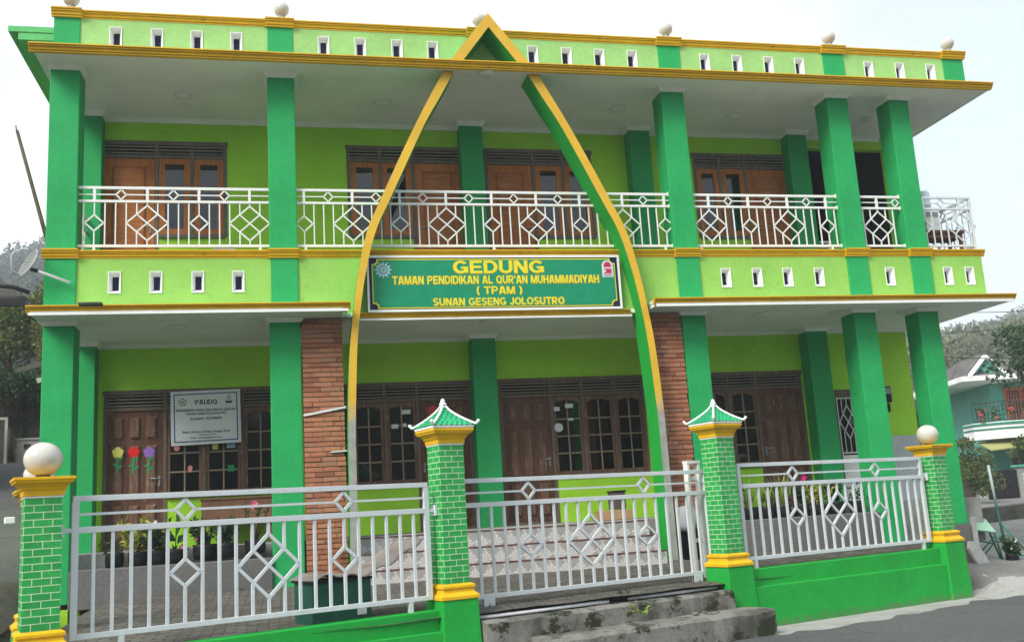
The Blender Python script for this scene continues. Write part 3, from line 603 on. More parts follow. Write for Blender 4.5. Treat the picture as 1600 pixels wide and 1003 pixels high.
# --- brick piers, every brick its own island
def pier(x0, x1, name):
    m = MB(); rnd = random.Random(3 if x0 < 2 else 5); z = -.12; r = 0; m2 = MB(); m2.box(x0+.02, x1-.02, .03, .5, -.12, 3.64)
    while z < 3.60:
        x = x0-(.13 if r % 2 else 0)*rnd.uniform(.7, 1.2)
        while x < x1:
            L = rnd.uniform(.22, .29); a, b = max(x, x0), min(x+L, x1)
            if b-a > .03: d = rnd.uniform(-.012, .008); m.box(a+.003, b-.003, d, .42, z+.004+rnd.uniform(0, .003), z+.066-rnd.uniform(0, .004))
            x += L
        z += .0705; r += 1
    p = m.build(name, BRICK, B); m2.build('mortar', CONC, p); return p
pier(.235, .81, 'brick_pier'); pier(5.55, 6.055, 'brick_pier')
m = MB(); m.bar((.235, -.012, 2.23), (.83, -.012, 2.33), .03, .03); m.build('pipe_clip', PIPE, B); m = MB(); m.bar((.60, -.015, 1.70), (.83, -.015, 1.71), .018, .03); m.build('pipe_clip', PIPE, B)
# --- terrace, tiled steps, planters
m = MB(); m.box(-3.05, .95, .35, 1.915, -.2, .5); m.box(.95, 5.24, .0, 1.915, -.2, .5); m.box(5.24, 11.2, .35, 1.915, -.2, .5); m.build('terrace', CONC, B, .01)
for k in range(3):
    z1 = .49-.215*k; y1 = -.015-.27*k; z0 = -.14
    m = MB(); m.box(.955-.02*k, 5.235+.02*k, y1, .02-.27*(k) if k else .1, z0, z1-.002); s = m.build('tiled_step', TILE, B, .004)
    m = MB(); m.box(.945-.02*k, 5.245+.02*k, y1-.008, y1+.012, z1-.016, z1+.001); m.build('nosing', paint('dark_red_nosing', (.13, .045, .04), .15), s)
m = MB(); m.box(-2.81, -.215, -.05, .35, -.2, .31); m.build('planter', PLANTC, B, .015)
m = MB(); m.box(6.47, 9.075, -.05, .35, -.2, .385); m.build('planter', PLANTC, B, .015)
# --- doors and windows
def leaf_upper(x0, x1, z0, z1, y, parent, hside):
    m = MB(); m.box(x0, x1, y, y+.04, z0, z1); d = m.build('door', TEAK, parent, .004)
    m = MB(); b = .13; m.frust(0, 0, [(0, 1, 1), (1, 1, 1)]) if False else None
    X0, X1, Z0, Z1 = x0+b, x1-b, z0+.16, z1-.14
    m.add([(X0, y-.004, Z0), (X1, y-.004, Z0), (X1, y-.004, Z1), (X0, y-.004, Z1), (X0+.035, y-.022, Z0+.035), (X1-.035, y-.022, Z0+.035), (X1-.035, y-.022, Z1-.035), (X0+.035, y-.022, Z1-.035)], [(0, 1, 5, 4), (1, 2, 6, 5), (2, 3, 7, 6), (3, 0, 4, 7), (4, 5, 6, 7)],
          uvs=[[(0, 0)]*4]*4+[[(Z0, X0*.8), (Z0, X1*.8), (Z1, X1*.8), (Z1, X0*.8)]])
    m.build('door_panel', TEAKP, parent); handle(x1-.06 if hside else x0+.06, z0+.93, y, parent, -1 if hside else 1)
def handle(x, z, y, parent, s):
    m = MB(); m.tube([(x, y, z), (x, y-.05, z)], .012, 8); m.tube([(x, y-.05, z), (x+s*.12, y-.05, z+.003)], .01, 8); m.box(x-.014, x+.014, y-.005, y, z-.12, z+.04); m.tube([(x, y-.012, z-.10), (x, y-.03, z-.10)], .016, 10); m.build('door_handle', STEEL, parent)
def sash_upper(x0, x1, z0, z1, y, parent):
    m = MB(); b = .095; wall(m, x0, x1, z0, z1, y, y+.04, [(x0+b, x1-b, z0+b, z1-b)]); m.build('window_sash', TEAK, parent, .003)
    m = MB(); m.box(x0+b-.01, x1-b+.01, y+.016, y+.022, z0+b-.01, z1-b+.01); m.build('window_pane', GLASS, parent)
def louvres(x0, x1, z0, z1, y, parent, mt, n=4):
    m = MB()
    for k in range(n):
        z = z0+(k+.55)*(z1-z0)/n; m.add([(x0, y-.012, z-.005), (x1, y-.012, z-.005), (x1, y+.022, z-.003), (x0, y+.022, z-.003), (x0, y-.012, z+.006), (x1, y-.012, z+.006), (x1, y+.022, z+.008), (x0, y+.022, z+.008)], [(0, 3, 2, 1), (4, 5, 6, 7), (0, 1, 5, 4), (1, 2, 6, 5), (2, 3, 7, 6), (3, 0, 4, 7)])
    m.build('louvre', mt, parent)
def unit_upper(x0, x1, rev):
    Y0 = 1.895; t = .055; zt, zm, zd, zs = 7.0, 6.72, 4.62, 5.40
    dx = (x1-DWU, x1) if rev else (x0, x0+DWU); wx = (x0, x1-DWU) if rev else (x0+DWU, x1)
    mid = (wx[0]+wx[1])/2; posts = sorted([x0+t/2, x1-t/2, (dx[0] if rev else dx[1]), mid])
    m = MB()
    m.box(x0-.015, x1+.015, Y0-.012, 2.03, zt-t, zt+.01); m.box(x0, x1, Y0, 2.03, zm-.0, zm+t)
    for px in posts:
        zb = zd if (px < x0+.1 and not rev) or (px > x1-.1 and rev) or abs(px-(dx[0] if rev else dx[1])) < .01 else zs
        m.box(px-t/2, px+t/2, Y0+.003, 2.027, zb, zt-t)
    m.box(wx[0]+.03, wx[1]-.03, Y0-.02, 2.025, zs-.03, zs+.03)
    fr = m.build('door_frame', GREYF, B, .004)
    for a, b in zip(posts, posts[1:]): louvres(a+t/2, b-t/2, zm+t, zt-t, 1.92, fr, SLAT, 3)
    dd = (dx[0]+t/2+.004, dx[1]-t-.002) if rev else (dx[0]+t+.002, dx[1]-t/2-.004)
    leaf_upper(dd[0], dd[1], zd+.01, zm-.005, 1.915, fr, not rev)
    wp = [p for p in posts if wx[0]-.01 <= p <= wx[1]+.01]
    for a, b in zip(wp, wp[1:]): sash_upper(a+t/2+.003, b-t/2-.003, zs+.032, zm-.004, 1.91, fr)
for x0, x1, _, ws, rev in UP: unit_upper(x0, x1, rev)
def leaf_lower(x0, x1, z0, z1, y, parent, hside):
    m = MB(); m.box(x0, x1, y, y+.04, z0, z1); m.build('door', OLDW, parent, .004)
    m = MB(); st = .085; cw = (x1-x0-4*st)/3
    for i in range(3):
        a = x0+st+i*(cw+st)
        for f0, f1 in ((.04, .30), (.355, .74), (.79, .955)):
            p0, p1 = z0+f0*(z1-z0), z0+f1*(z1-z0); e = .03
            m.add([(a, y-.003, p0), (a+cw, y-.003, p0), (a+cw, y-.003, p1), (a, y-.003, p1), (a+e, y-.034, p0+e), (a+cw-e, y-.034, p0+e), (a+cw-e, y-.034, p1-e), (a+e, y-.034, p1-e)], [(0, 1, 5, 4), (1, 2, 6, 5), (2, 3, 7, 6), (3, 0, 4, 7), (4, 5, 6, 7)])
    m.build('door_panel', OLDP, parent); handle(x1-.05 if hside else x0+.05, z0+1.0, y, parent, -1 if hside else 1)
def sash_lower(x0, x1, z0, z1, y, parent):
    b = .046; m = MB(); n = 10; zi = z1-b; a0, a1 = x0+b, x1-b; cx = (a0+a1)/2
    m.box(x0, a0, y, y+.04, z0, z1); m.box(a1, x1, y, y+.04, z0, z1); m.box(a0, a1, y+.001, y+.039, z0, z0+b)
    # arched head: a board whose lower edge rises to the middle
    pts = [(a0, z1), (a0, zi-.06)]
    for k in range(1, n): t = k/n; pts.append((a0+(a1-a0)*t, zi-.06+.042*(math.sin(math.pi*t)**.8)))
    pts += [(a1, zi-.06), (a1, z1)]; m.prism(pts, y+.002, y+.038)
    m.build('window_sash', OLDP, parent, .003)
    m = MB(); w2 = .011; m.box(cx-w2, cx+w2, y+.005, y+.032, z0+b, zi-.03)
    for k in range(1, 4): zz = z0+b+(zi-.06-z0-b)*k/4+.01; m.box(a0, a1, y+.004, y+.034, zz-w2, zz+w2)
    m.build('muntin', MUNT, parent)
    m = MB(); m.box(a0-.01, a1+.01, y+.018, y+.023, z0+b-.01, z1-b); m.build('window_pane', GLASS, parent)
FRL = []
def unit_lower(x0, x1, rev):
    Y0 = 1.895; t = .055; zt, zm, zd, zs = 2.91, 2.60, .5, 1.26
    dx = (x1-DWL, x1) if rev else (x0, x0+DWL); wx = (x0, x1-DWL) if rev else (x0+DWL, x1); dp = dx[0] if rev else dx[1]
    ws = [wx[0]+(wx[1]-wx[0])*k/3 for k in (1, 2)]; posts = sorted([x0+t/2, x1-t/2, dp]+ws)
    m = MB(); m.box(x0-.015, x1+.015, Y0-.012, 2.03, zt-t, zt+.01); m.box(x0, x1, Y0, 2.03, zm, zm+t)
    for px in posts:
        zb = zd if abs(px-dp) < .01 or (px < x0+.1 and not rev) or (px > x1-.1 and rev) else zs
        m.box(px-t/2, px+t/2, Y0+.003, 2.027, zb, zt-t)
    m.box(wx[0]+.03, wx[1]-.03, Y0-.025, 2.025, zs-.03, zs+.03); m.box(dx[0], dx[1], Y0-.04, 2.0, .49, .545)
    fr = m.build('door_frame', OLDF, B, .004); FRL.append(fr)
    for a, b in zip(posts, posts[1:]): louvres(a+t/2, b-t/2, zm+t, zt-t, 1.925, fr, SLAT, 4)
    dd = (dx[0]+t/2+.004, dx[1]-t-.002) if rev else (dx[0]+t+.002, dx[1]-t/2-.004)
    leaf_lower(dd[0], dd[1], .55, zm-.005, 1.92, fr, not rev)
    wp = [p for p in posts if wx[0]-.01 <= p <= wx[1]+.01]
    for a, b in zip(wp, wp[1:]): sash_lower(a+t/2+.003, b-t/2-.003, zs+.032, zm-.004, 1.912, fr)
for x0, x1, _, ws, rev in LO: unit_lower(x0, x1, rev)
m = MB()
for (a, b) in ((4.95, 5.42), (5.5, 5.98)):
    V_ = []; 
    for i in range(25): x = a+(b-a)*i/24; V_ += [(x, 2.12+.018*math.sin(i*1.7), 1.86), (x, 2.12+.018*math.sin(i*1.7+.4), 2.6)]
    m.add(V_, [(2*i, 2*i+2, 2*i+3, 2*i+1) for i in range(24)], True)
m.build('curtain', CURT, B)
# washroom door with its grille
m = MB(); m.box(9.66, 9.705, 1.9, 2.03, .5, 2.54); m.box(10.115, 10.16, 1.9, 2.03, .5, 2.54); m.box(9.705, 10.115, 1.9, 2.03, 2.40, 2.54); fr = m.build('door_frame', OLDF, B, .004)
m = MB(); m.box(9.71, 10.11, 1.93, 1.97, .5, 1.36); m.build('door', WHITE, fr, .004)
m = MB(); m.box(9.71, 10.11, 1.955, 1.96, 1.36, 2.40); m.build('window_pane', GLASS, fr)
m = MB(); y_ = 1.925; xm = 9.91
for x in (9.72, 10.10): m.box(x-.01, x+.01, y_-.01, y_+.01, 1.36, 2.40)
for z in (1.40, 2.385): m.box(9.73, 10.09, y_-.009, y_+.009, z-.012, z+.012)
def rhomb(m, cx, cz, hw, hh, y, t=.018, d=.018, cross=False):
    P = [(cx-hw, y, cz), (cx, y, cz+hh), (cx+hw, y, cz), (cx, y, cz-hh)]
    for i in range(4): m.bar(P[i], P[(i+1) % 4], t, d)
    if cross:
        m.bar((cx-hw/2, y+.001, cz+hh/2), (cx+hw/2, y+.001, cz-hh/2), t*.9, d*.9); m.bar((cx-hw/2, y-.001, cz-hh/2), (cx+hw/2, y-.001, cz+hh/2), t*.9, d*.9)
rhomb(m, xm, 1.95, .17, .30, y_, .016, .014, True)
for dx in (-.1, 0, .1): m.box(xm+dx-.006, xm+dx+.006, y_-.006, y_+.006, 2.25 if dx == 0 else 2.12, 2.38); m.box(xm+dx-.006, xm+dx+.006, y_-.006, y_+.006, 1.41, 1.65 if dx == 0 else 1.78)
m.build('window_grille', RAIL, fr)
# electric meter, corrugated panel
m = MB(); m.box(10.62, 10.78, 1.80, 1.915, 2.27, 2.56); mt_ = m.build('electric_meter', BLACKP, B, .015)
m = MB(); m.box(10.64, 10.76, 1.793, 1.80, 2.42, 2.53); m.build('meter_window', STEEL, mt_)
m = MB(); m.box(10.65, 10.75, 1.84, 1.915, 2.10, 2.25); m.build('breaker_box', BLACKP, B, .01)
m = MB(); n = 22; v_ = []
for i in range(n*2+1): x = 10.42+.85*i/(n*2); v_ += [(x, 1.88+(.012 if i % 2 else 0), .5), (x, 1.88+(.012 if i % 2 else 0), 1.66)]
m.add(v_, [(2*i, 2*i+2, 2*i+3, 2*i+1) for i in range(n*2)]); m.build('corrugated_panel', FMET, B)
# --- balcony railings
def rail_section(x0, x1, anchors, s, M, parent, mt, zb=4.735, zr=5.395, zt=5.595, feet=(), ends=(1, 1)):
    m = MB(M); t = .024; zc = 5.075; hb = .26; hs_ = .118
    m.box(x0, x1, -.018, .018, zt-.02, zt+.018); m.box(x0, x1, -.017, .017, zr-.017, zr+.017); m.box(x0, x1, -.018, .018, zb-.018, zb+.018)
    first = anchors[0][0]
    a = [p for p, _ in anchors]; ks = []
    x = first-s*10
    while x < x1-.03:
        if x > x0+.03: ks.append(x)
        x += s
    for x in ks:
        near = min(anchors, key=lambda q: abs(q[0]-x)); d = abs(near[0]-x); big = near[1] == 'b'
        if d < s*.3: segs = [(zb, zc-(hb if big else hs_)), (zc+(hb if big else hs_), zr)]
        elif big and d < s*1.4: segs = [(zb, zc-hb*(1-d/(2*s))), (zc+hb*(1-d/(2*s)), zr)]
        else: segs = [(zb, zr)]
        for z0, z1 in segs: m.box(x-.0085, x+.0085, -.0085, .0085, z0, z1)
    for p in a: 
        if x0 < p < x1: m.box(p-.019, p+.019, -.0165, .0165, zr+.0, zt)
    mids = [(p+q)/2 for p, q in zip(a, a[1:])]
    if a[0]-x0 > .3: mids.insert(0, a[0]-.355)
    if x1-a[-1] > .3: mids.append(a[-1]+.355)
    zz = (zr+zt)/2; lo = x0
    for q in mids:
        m.box(lo, q-.07, -.008, .008, zz-.008, zz+.008); lo = q+.07
    m.box(lo, x1, -.008, .008, zz-.008, zz+.008)
    for p in feet: m.box(p-.018, p+.018, -.016, .016, zb-.1, zb)
    for e, x in zip(ends, (x0, x1)):
        if e: m.box(x-.02, x+.02, -.03, .03, zt-.035, zt+.035); m.box(x-.02, x+.02, -.03, .03, zb-.03, zb+.03); m.box(x-.02, x+.02, -.03, .03, zr-.032, zr+.032)
    r = m.build('railing', mt, parent)
    for q in mids:
        if q-.07 > x0: o = MB(M); rhomb(o, q, zz, .068, .075, 0, .019, .02); o.build('diamond_ornament', mt, r)
    for p, k in anchors:
        if p < x0 or p > x1: continue
        o = MB(M)
        if k == 'b': rhomb(o, p, zc, min(2*s, .284), hb, 0, .021, .021, True)
        else: rhomb(o, p, zc, .125, hs_, 0, .021, .021)
        o.build('diamond_ornament', mt, r)
    return r
TY = Matrix.Translation((0, .10, 0)); S_ = .1421
rail_section(-2.82, -.20, [(-2.604, 's'), (-1.893, 'b'), (-1.183, 's'), (-.475, 'b')], S_, TY, B, RAIL, feet=(-2.6, -.33), ends=(0, 0))
rail_section(.19, 6.08, [(.306, 's'), (1.017, 'b'), (1.727, 's'), (2.437, 'b'), (3.15, 's'), (3.86, 'b'), (4.57, 's'), (5.28, 'b'), (5.99, 's')], S_, TY, B, RAIL, feet=(.32, 3.15, 5.95))
rail_section(6.46, 9.08, [(6.76, 'b'), (7.46, 's'), (8.165, 'b'), (8.87, 's')], S_*.99, TY, B, RAIL, feet=(6.56, 8.9))
rail_section(9.47, 10.27, [(9.83, 'b')], S_, TY, B, RAIL)
rail_section(10.64, 11.655, [(10.72, 's'), (11.42, 'b')], S_, TY, B, FMET, feet=(10.75, 11.63), ends=(0, 0))
RZ = Matrix.Translation((11.64, .12, 0)) @ Matrix.Rotation(math.pi/2, 4, 'Z')
rail_section(.0, 1.75, [(.36, 's'), (1.07, 'b')], S_, RZ, B, FMET, ends=(0, 0)); m = MB(); m.box(11.615, 11.655, .085, .125, 4.64, 5.61); m.build('railing_post', FMET, B)
RL = Matrix.Translation((-3.0, .4, 0)) @ Matrix.Rotation(math.pi/2, 4, 'Z')
rail_section(.0, 1.25, [(.3, 's'), (1.0, 'b')], S_, RL, B, RAIL, ends=(0, 0))
# short inner stair railing in the dark hall
IR = Matrix.Translation((0, 1.75, -.33)); rail_section(9.66, 10.35, [(9.85, 's')], .1, IR, B, RAIL, zb=4.98, zr=5.395, zt=5.595, ends=(0, 0))

# ================================================================== SIGNS
def glyph(c):
    def Rr(x0, x1, z0, z1): return [(x0, z0), (x1, z0), (x1, z1), (x0, z1)]
    def Pp(xb, xt, wx, z0=0, z1=1): return [(xb-wx/2, z0), (xb+wx/2, z0), (xt+wx/2, z1), (xt-wx/2, z1)]
    def Ar(cx, cz, rx, rz, a0, a1, sx=.22, sz=.19, n=16):
        o = []
        for k in range(n):
            t0, t1 = math.radians(a0+(a1-a0)*k/n), math.radians(a0+(a1-a0)*(k+1)/n)
            o.append([(cx+(rx-sx)*math.cos(t0), cz+(rz-sz)*math.sin(t0)), (cx+rx*math.cos(t0), cz+rz*math.sin(t0)), (cx+rx*math.cos(t1), cz+rz*math.sin(t1)), (cx+(rx-sx)*math.cos(t1), cz+(rz-sz)*math.sin(t1))])
        return o
    S = .22
    if c == 'T': return .80, [Rr(0, .8, .8, 1), Rr(.29, .51, 0, .8)]
    if c == 'A': return .86, [Pp(.125, .36, .25), Pp(.735, .50, .25), Rr(.24, .62, .2, .37)]
    if c == 'M': return 1.0, [Rr(0, .2, 0, 1), Rr(.8, 1, 0, 1), Pp(.48, .16, .2), Pp(.52, .84, .2)]
    if c == 'N': return .84, [Rr(0, S, 0, 1), Rr(.84-S, .84, 0, 1), Pp(.70, .14, .26)]
    if c in 'PR': return (.8 if c == 'P' else .84), [Rr(0, S, 0, 1), Rr(S, .46, .81, 1), Rr(S, .46, .36, .55)]+Ar(.46, .68, .33, .32, -90, 90)+([Pp(.70, .42, .26, 0, .37)] if c == 'R' else [])
    if c == 'E': return .74, [Rr(0, S, 0, 1), Rr(S, .72, .8, 1), Rr(S, .68, .41, .59), Rr(S, .74, 0, .2)]
    if c == 'D': return .84, [Rr(0, S, 0, 1), Rr(S, .40, .81, 1), Rr(S, .40, 0, .19)]+Ar(.40, .5, .44, .5, -90, 90)
    if c == 'I': return .22, [Rr(0, S, 0, 1)]
    if c == 'K': return .86, [Rr(0, S, 0, 1), Pp(.72, .38, .28, 0, .62), Pp(.26, .68, .28, .3, 1)]
    if c == 'L': return .68, [Rr(0, S, 0, 1), Rr(S, .68, 0, .2)]
    if c in 'OQ': return .92, Ar(.46, .5, .46, .5, 0, 360, n=28)+([Pp(.84, .52, .2, -.04, .28)] if c == 'Q' else [])
    if c == 'U': return .82, [Rr(0, S, .36, 1), Rr(.6, .82, .36, 1)]+Ar(.41, .36, .41, .36, 180, 360)
    if c == "'": return .18, [Rr(0, .18, .66, 1)]
    if c == 'H': return .82, [Rr(0, S, 0, 1), Rr(.6, .82, 0, 1), Rr(S, .6, .41, .6)]
    if c == 'Y': return .86, [Rr(.32, .54, 0, .44), Pp(.37, .13, .25, .42, 1), Pp(.49, .73, .25, .42, 1)]
    if c == '(': return .34, Ar(.50, .45, .50, .72, 122, 238, .19, .18)
    if c == ')': return .34, Ar(-.16, .45, .50, .72, -58, 58, .19, .18)
    if c == 'S': return .78, Ar(.39, .715, .38, .285, 25, 270)+Ar(.39, .285, .39, .285, -155, 90)
    if c == 'G': return .92, Ar(.46, .5, .46, .5, 38, 335, n=26)+[Rr(.48, .90, .36, .53), Rr(.70, .90, .06, .36)]
    if c == 'J': return .62, [Rr(.40, .62, .3, 1)]+Ar(.31, .3, .31, .3, 180, 360)
    return .36, []
def block_text(body, x0, x1, z0, z1, y, m_, name, parent, ext=.002):
    x = 0; polys = []
    for ch in body:
        wd, ps_ = glyph(ch); polys += [[(x+a, b) for a, b in p] for p in ps_]; x += wd+.085
    X = [a for p in polys for a, b in p]; lo, hi = min(X), max(X); zl = 0 if '(' not in body else -.17; zh = 1 if '(' not in body else 1.07
    mb = MB()
    for k, p in enumerate(polys): mb.prism([(x0+(a-lo)/(hi-lo)*(x1-x0), z0+(b-zl)/(zh-zl)*(z1-z0)) for a, b in p], y-ext-.00004*(k % 12), y)
    return mb.build(name, m_, parent)

sg = thing('name_sign', (3.13, -.05, 3.7), 'long green banner with yellow capital lettering, fixed between the arch legs under the balcony', 'sign')
x0, x1, z0, z1 = 1.195, 5.075, 3.702, 4.53
m = MB(); m.box(x0, x1, -.062, -.028, z0, z1); m.build('board', NAVY, sg)
m = MB()
for a in ((x0-.012, x1+.012, z1-.022, z1+.012), (x0-.012, x1+.012, z0-.012, z0+.022)): m.box(a[0], a[1], -.076, -.026, a[2], a[3])
m.box(x0-.011, x0+.02, -.075, -.027, z0+.022, z1-.022); m.box(x1-.02, x1+.011, -.075, -.027, z0+.022, z1-.022); m.build('frame', WHITE, sg)
def notch(a, b, c, d, n): return [(a+n, c), (b-n, c), (b-n, c+n*.5), (b-n*.5, c+n), (b, c+n), (b, d-n), (b-n*.5, d-n), (b-n, d-n*.5), (b-n, d), (a+n, d), (a+n, d-n*.5), (a+n*.5, d-n), (a, d-n), (a, c+n), (a+n*.5, c+n), (a+n, c+n*.5)]
m = MB(); m.prism(notch(x0+.062, x1-.062, z0+.04, z1-.038, .075), -.066, -.060); m.build('border', LETY, sg)
m = MB(); m.prism(notch(x0+.078, x1-.078, z0+.056, z1-.054, .08), -.069, -.064); m.build('panel', SIGNG, sg)
for body, a, b, c, d, of in (('GEDUNG', 2.468, 3.868, 4.265, 4.462, .030), ("TAMAN PENDIDIKAN AL QUR'AN MUHAMMADIYAH", 1.553, 4.737, 4.105, 4.228, .022), ('( TPAM )', 2.812, 3.507, 3.925, 4.070, .022), ('SUNAN GESENG JOLOSUTRO', 2.146, 4.160, 3.775, 3.888, .022)):
    block_text(body, a-.004, b+.010, c-.010, d+.003, -.0692, LETO, 'lettering_edge', sg, .0008); block_text(body, a, b, c, d, -.0706, LETY, 'lettering', sg, .002)
m = MB(); disc(m, 1.425, 4.325, -.0725, -.069, .135, 24, .085); e_ = m.build('emblem', SILV, sg)
m = MB(); disc(m, 1.425, 4.325, -.0740, -.0723, .068); m.build('emblem_ring', EMBD, e_)
m = MB(); disc(m, 1.425, 4.325, -.0755, -.0738, .05); m.build('emblem_core', SILV, e_)
m = MB()
for k in range(3): m.bar((1.397+.01*k, -.0762, 4.345-.022*k), (1.45-.008*k, -.0762, 4.338-.016*k), .009, .0012)
m.bar((1.432, -.0764, 4.30), (1.44, -.0764, 4.352), .009, .0012); m.build('emblem_script', EMBD, e_)
bx, bz = 4.89, 4.22
m = MB(); pts = [(bx-.09, bz-.03), (bx+.09, bz-.03), (bx+.09, bz+.15)]+[(bx+.09*math.cos(t), bz+.15+.09*math.sin(t)) for t in np.linspace(.2, math.pi-.2, 9)]+[(bx-.09, bz+.15)]
m.prism(pts, -.0725, -.069); bd = m.build('badge', PALEW, sg)
m = MB(); m.prism([(bx-.065, bz+.11)]+[(bx+.065*math.cos(t), bz+.145+.07*math.sin(t)) for t in np.linspace(math.pi, 0, 9)][::-1]+[], -.0745, -.0723) if False else m.prism([(bx-.06, bz+.13), (bx+.06, bz+.13)]+[(bx+.06*math.cos(t), bz+.15+.065*math.sin(t)) for t in np.linspace(.1, math.pi-.1, 9)], -.0745, -.0723)
m.prism([(bx-.062, bz+.035), (bx+.062, bz+.035), (bx+.062, bz+.115)], -.0745, -.0723); m.prism([(bx-.06, bz+.105), (bx-.01, bz+.06), (bx+.04, bz+.105)], -.0742, -.0723)
m.box(bx-.06, bx+.06, -.0742, -.0723, bz+.022, bz+.03); m.build('badge_mark', REDE, bd)
m = MB(); 
for k in range(2): m.box(bx-.07, bx+.07, -.0737, -.0723, bz-.002-.016*k, bz+.006-.016*k)
m.build('badge_caption', EMBG, bd)
# school board
ps = thing('school_sign', (-1.22, 1.80, 2.04), 'white printed board with blue border and PAUDQ heading, hanging over the left windows', 'sign')
a, b, c, d = -1.745, -.70, 2.035, 2.875; Rm = Matrix.Translation((-1.22, 1.82, 2.45)) @ Matrix.Rotation(math.radians(-1.0), 4, 'Y') @ Matrix.Translation((1.22, -1.82, -2.45))
m = MB(Rm); m.box(a, b, 1.80, 1.83, c, d); m.build('board', BOARD, ps, .004)
m = MB(Rm); i = .045
m.box(a+i, b-i, 1.796, 1.801, d-i-.016, d-i); m.box(a+i, b-i, 1.796, 1.801, c+i, c+i+.016); m.box(a+i, a+i+.016, 1.7965, 1.801, c+i+.016, d-i-.016); m.box(b-i-.016, b-i, 1.7965, 1.801, c+i+.016, d-i-.016); m.build('border', BLUEL, ps)
def fx(u): return a+(u-118)/(1160-118)*(b-a)
def fz(v): return d-(v-105)/(885-105)*(d-c)
for body, u0, u1, v0, v1, of in (('PAUDQ', 475, 808, 310, 240, .025), ("PENDIDIKAN ANAK USIA DINI AL-QUR'AN", 200, 1080, 415, 368, .012), ('SUNAN GESENG JOLOSUTRO', 345, 945, 468, 424, .012), ('No Statistik : 402234000002', 405, 880, 530, 492, .004), ('Alamat : Jolosutro, Srimulyo, Piyungan, Bantul', 285, 1000, 730, 682, .0), ('Yogyakarta 55792', 512, 782, 762, 736, .0), ('Email : paudqsg@gmail.com', 408, 870, 806, 772, .0)):
    (block_text if body == 'PAUDQ' else text)(body, fx(u0), fx(u1), fz(v0), fz(v1), 1.799, INK, 'lettering', ps, *((.0025,) if body == 'PAUDQ' else (of+.008, .0025)))
m = MB(); disc(m, fx(292), fz(270), 1.795, 1.799, .062, 5); e_ = m.build('emblem', EMBG, ps)
m = MB(); disc(m, fx(292), fz(270), 1.793, 1.796, .04, 20); m.build('emblem_ring', BOARD, e_)
m = MB(); disc(m, fx(292), fz(270), 1.791, 1.794, .026, 10, .012); m.build('emblem_core', EMBG, e_)
m = MB(); m.box(fx(932), fx(1030), 1.7945, 1.799, fz(300), fz(268)); e_ = m.build('badge', INK, ps); m = MB(); m.prism([(fx(945), fz(255)), (fx(1020), fz(255)), (fx(1010), fz(180)), (fx(960), fz(180))], 1.7965, 1.799); m.build('badge_mark', paint('faint_grey', (.42, .48, .46), bstr=0), e_)
# paper stickers
def flower(px, zt, zb, m_, label):
    t = thing('paper_flower', (px, 1.892, zb), label, 'paper flower', 'paper flowers on the left door')
    m = MB(); 
    for k in range(5): an = 2*math.pi*k/5+.3; disc(m, px+.045*math.cos(an), zt+.045*math.sin(an), 1.8785-.0002*k, 1.8845, .042, 14)
    disc(m, px, zt, 1.877, 1.8845, .04, 12); m.build('petals', m_, t)
    m = MB(); m.bar((px, 1.882, zt-.06), (px-.01, 1.882, zb), .028, .003)
    for s, zz in ((1, zt-.11), (-1, zb+.10), (1, zb+.07)): m.prism([(px, zz-.01), (px+s*.035, zz-.005), (px+s*.085, zz+.035), (px+s*.03, zz+.03)] if s > 0 else [(px, zz-.01), (px+s*.03, zz+.03), (px+s*.085, zz+.035), (px+s*.035, zz-.005)], 1.8805, 1.8845)
    m.build('stem', PGRN, t)
flower(-2.522, 1.97, 1.67, PYEL, 'yellow paper flower with green stem, stuck on the dark left door'); flower(-2.291, 1.965, 1.64, PRED, 'red paper flower with green stem, stuck on the dark left door'); flower(-2.068, 1.955, 1.63, PPUR, 'purple paper flower with green stem, stuck on the dark left door')
def sticker(name, pts, m_, label, cat, y=1.902):
    m = MB(); m.prism(pts, y, y+.003); tag(m.build(name, m_), label, cat)
m = MB(); m.prism([(-1.466+.038*math.cos(t)*(1 if math.sin(t) > 0 else .8), 1.672+.055*math.sin(t)) for t in np.linspace(0, 2*math.pi, 16, endpoint=False)], 1.902, 1.905); tag(m.build('paper_strawberry', PPNK), 'pale pink paper strawberry stuck on the window pane under the white board', 'sticker')
m = MB()
for k in range(4): an = math.pi/4+k*math.pi/2; disc(m, -.856+.033*math.cos(an), 1.654+.033*math.sin(an), 1.902-.0002*k, 1.905, .03, 12)
tag(m.build('paper_clover', PGRN), 'green four-lobed paper clover stuck on the left window pane', 'sticker')
m = MB()
for k in range(4): an = math.pi/4+k*math.pi/2; disc(m, -1.094+.027*math.cos(an), 2.0+.027*math.sin(an), 1.902-.0002*k, 1.905, .026, 12)
tag(m.build('paper_butterfly', PYEL), 'pale yellow paper butterfly peeking out below the white board', 'sticker')
m = MB(); disc(m, -1.665, 2.0, 1.902, 1.905, .045, 16); tag(m.build('paper_apple', PPNK), 'round pink paper apple below the corner of the white board', 'sticker')
sticker('blue_note', [(-.92, 1.97), (-.79, 1.97), (-.79, 2.05), (-.92, 2.05)], PBLU, 'pale blue paper note below the right end of the white board', 'paper note')
hp_ = [(2.45+.0135*16*math.sin(t)**3*.85, 2.37+.0125*(13*math.cos(t)-5*math.cos(2*t)-2*math.cos(3*t)-math.cos(4*t))) for t in np.linspace(2*math.pi, 0, 30, endpoint=False)]
m = MB(); m.prism(hp_, 1.878, 1.883); tag(m.build('paper_heart', PRDH), 'big red paper heart stuck on the dark door behind the pagoda pillar', 'sticker')
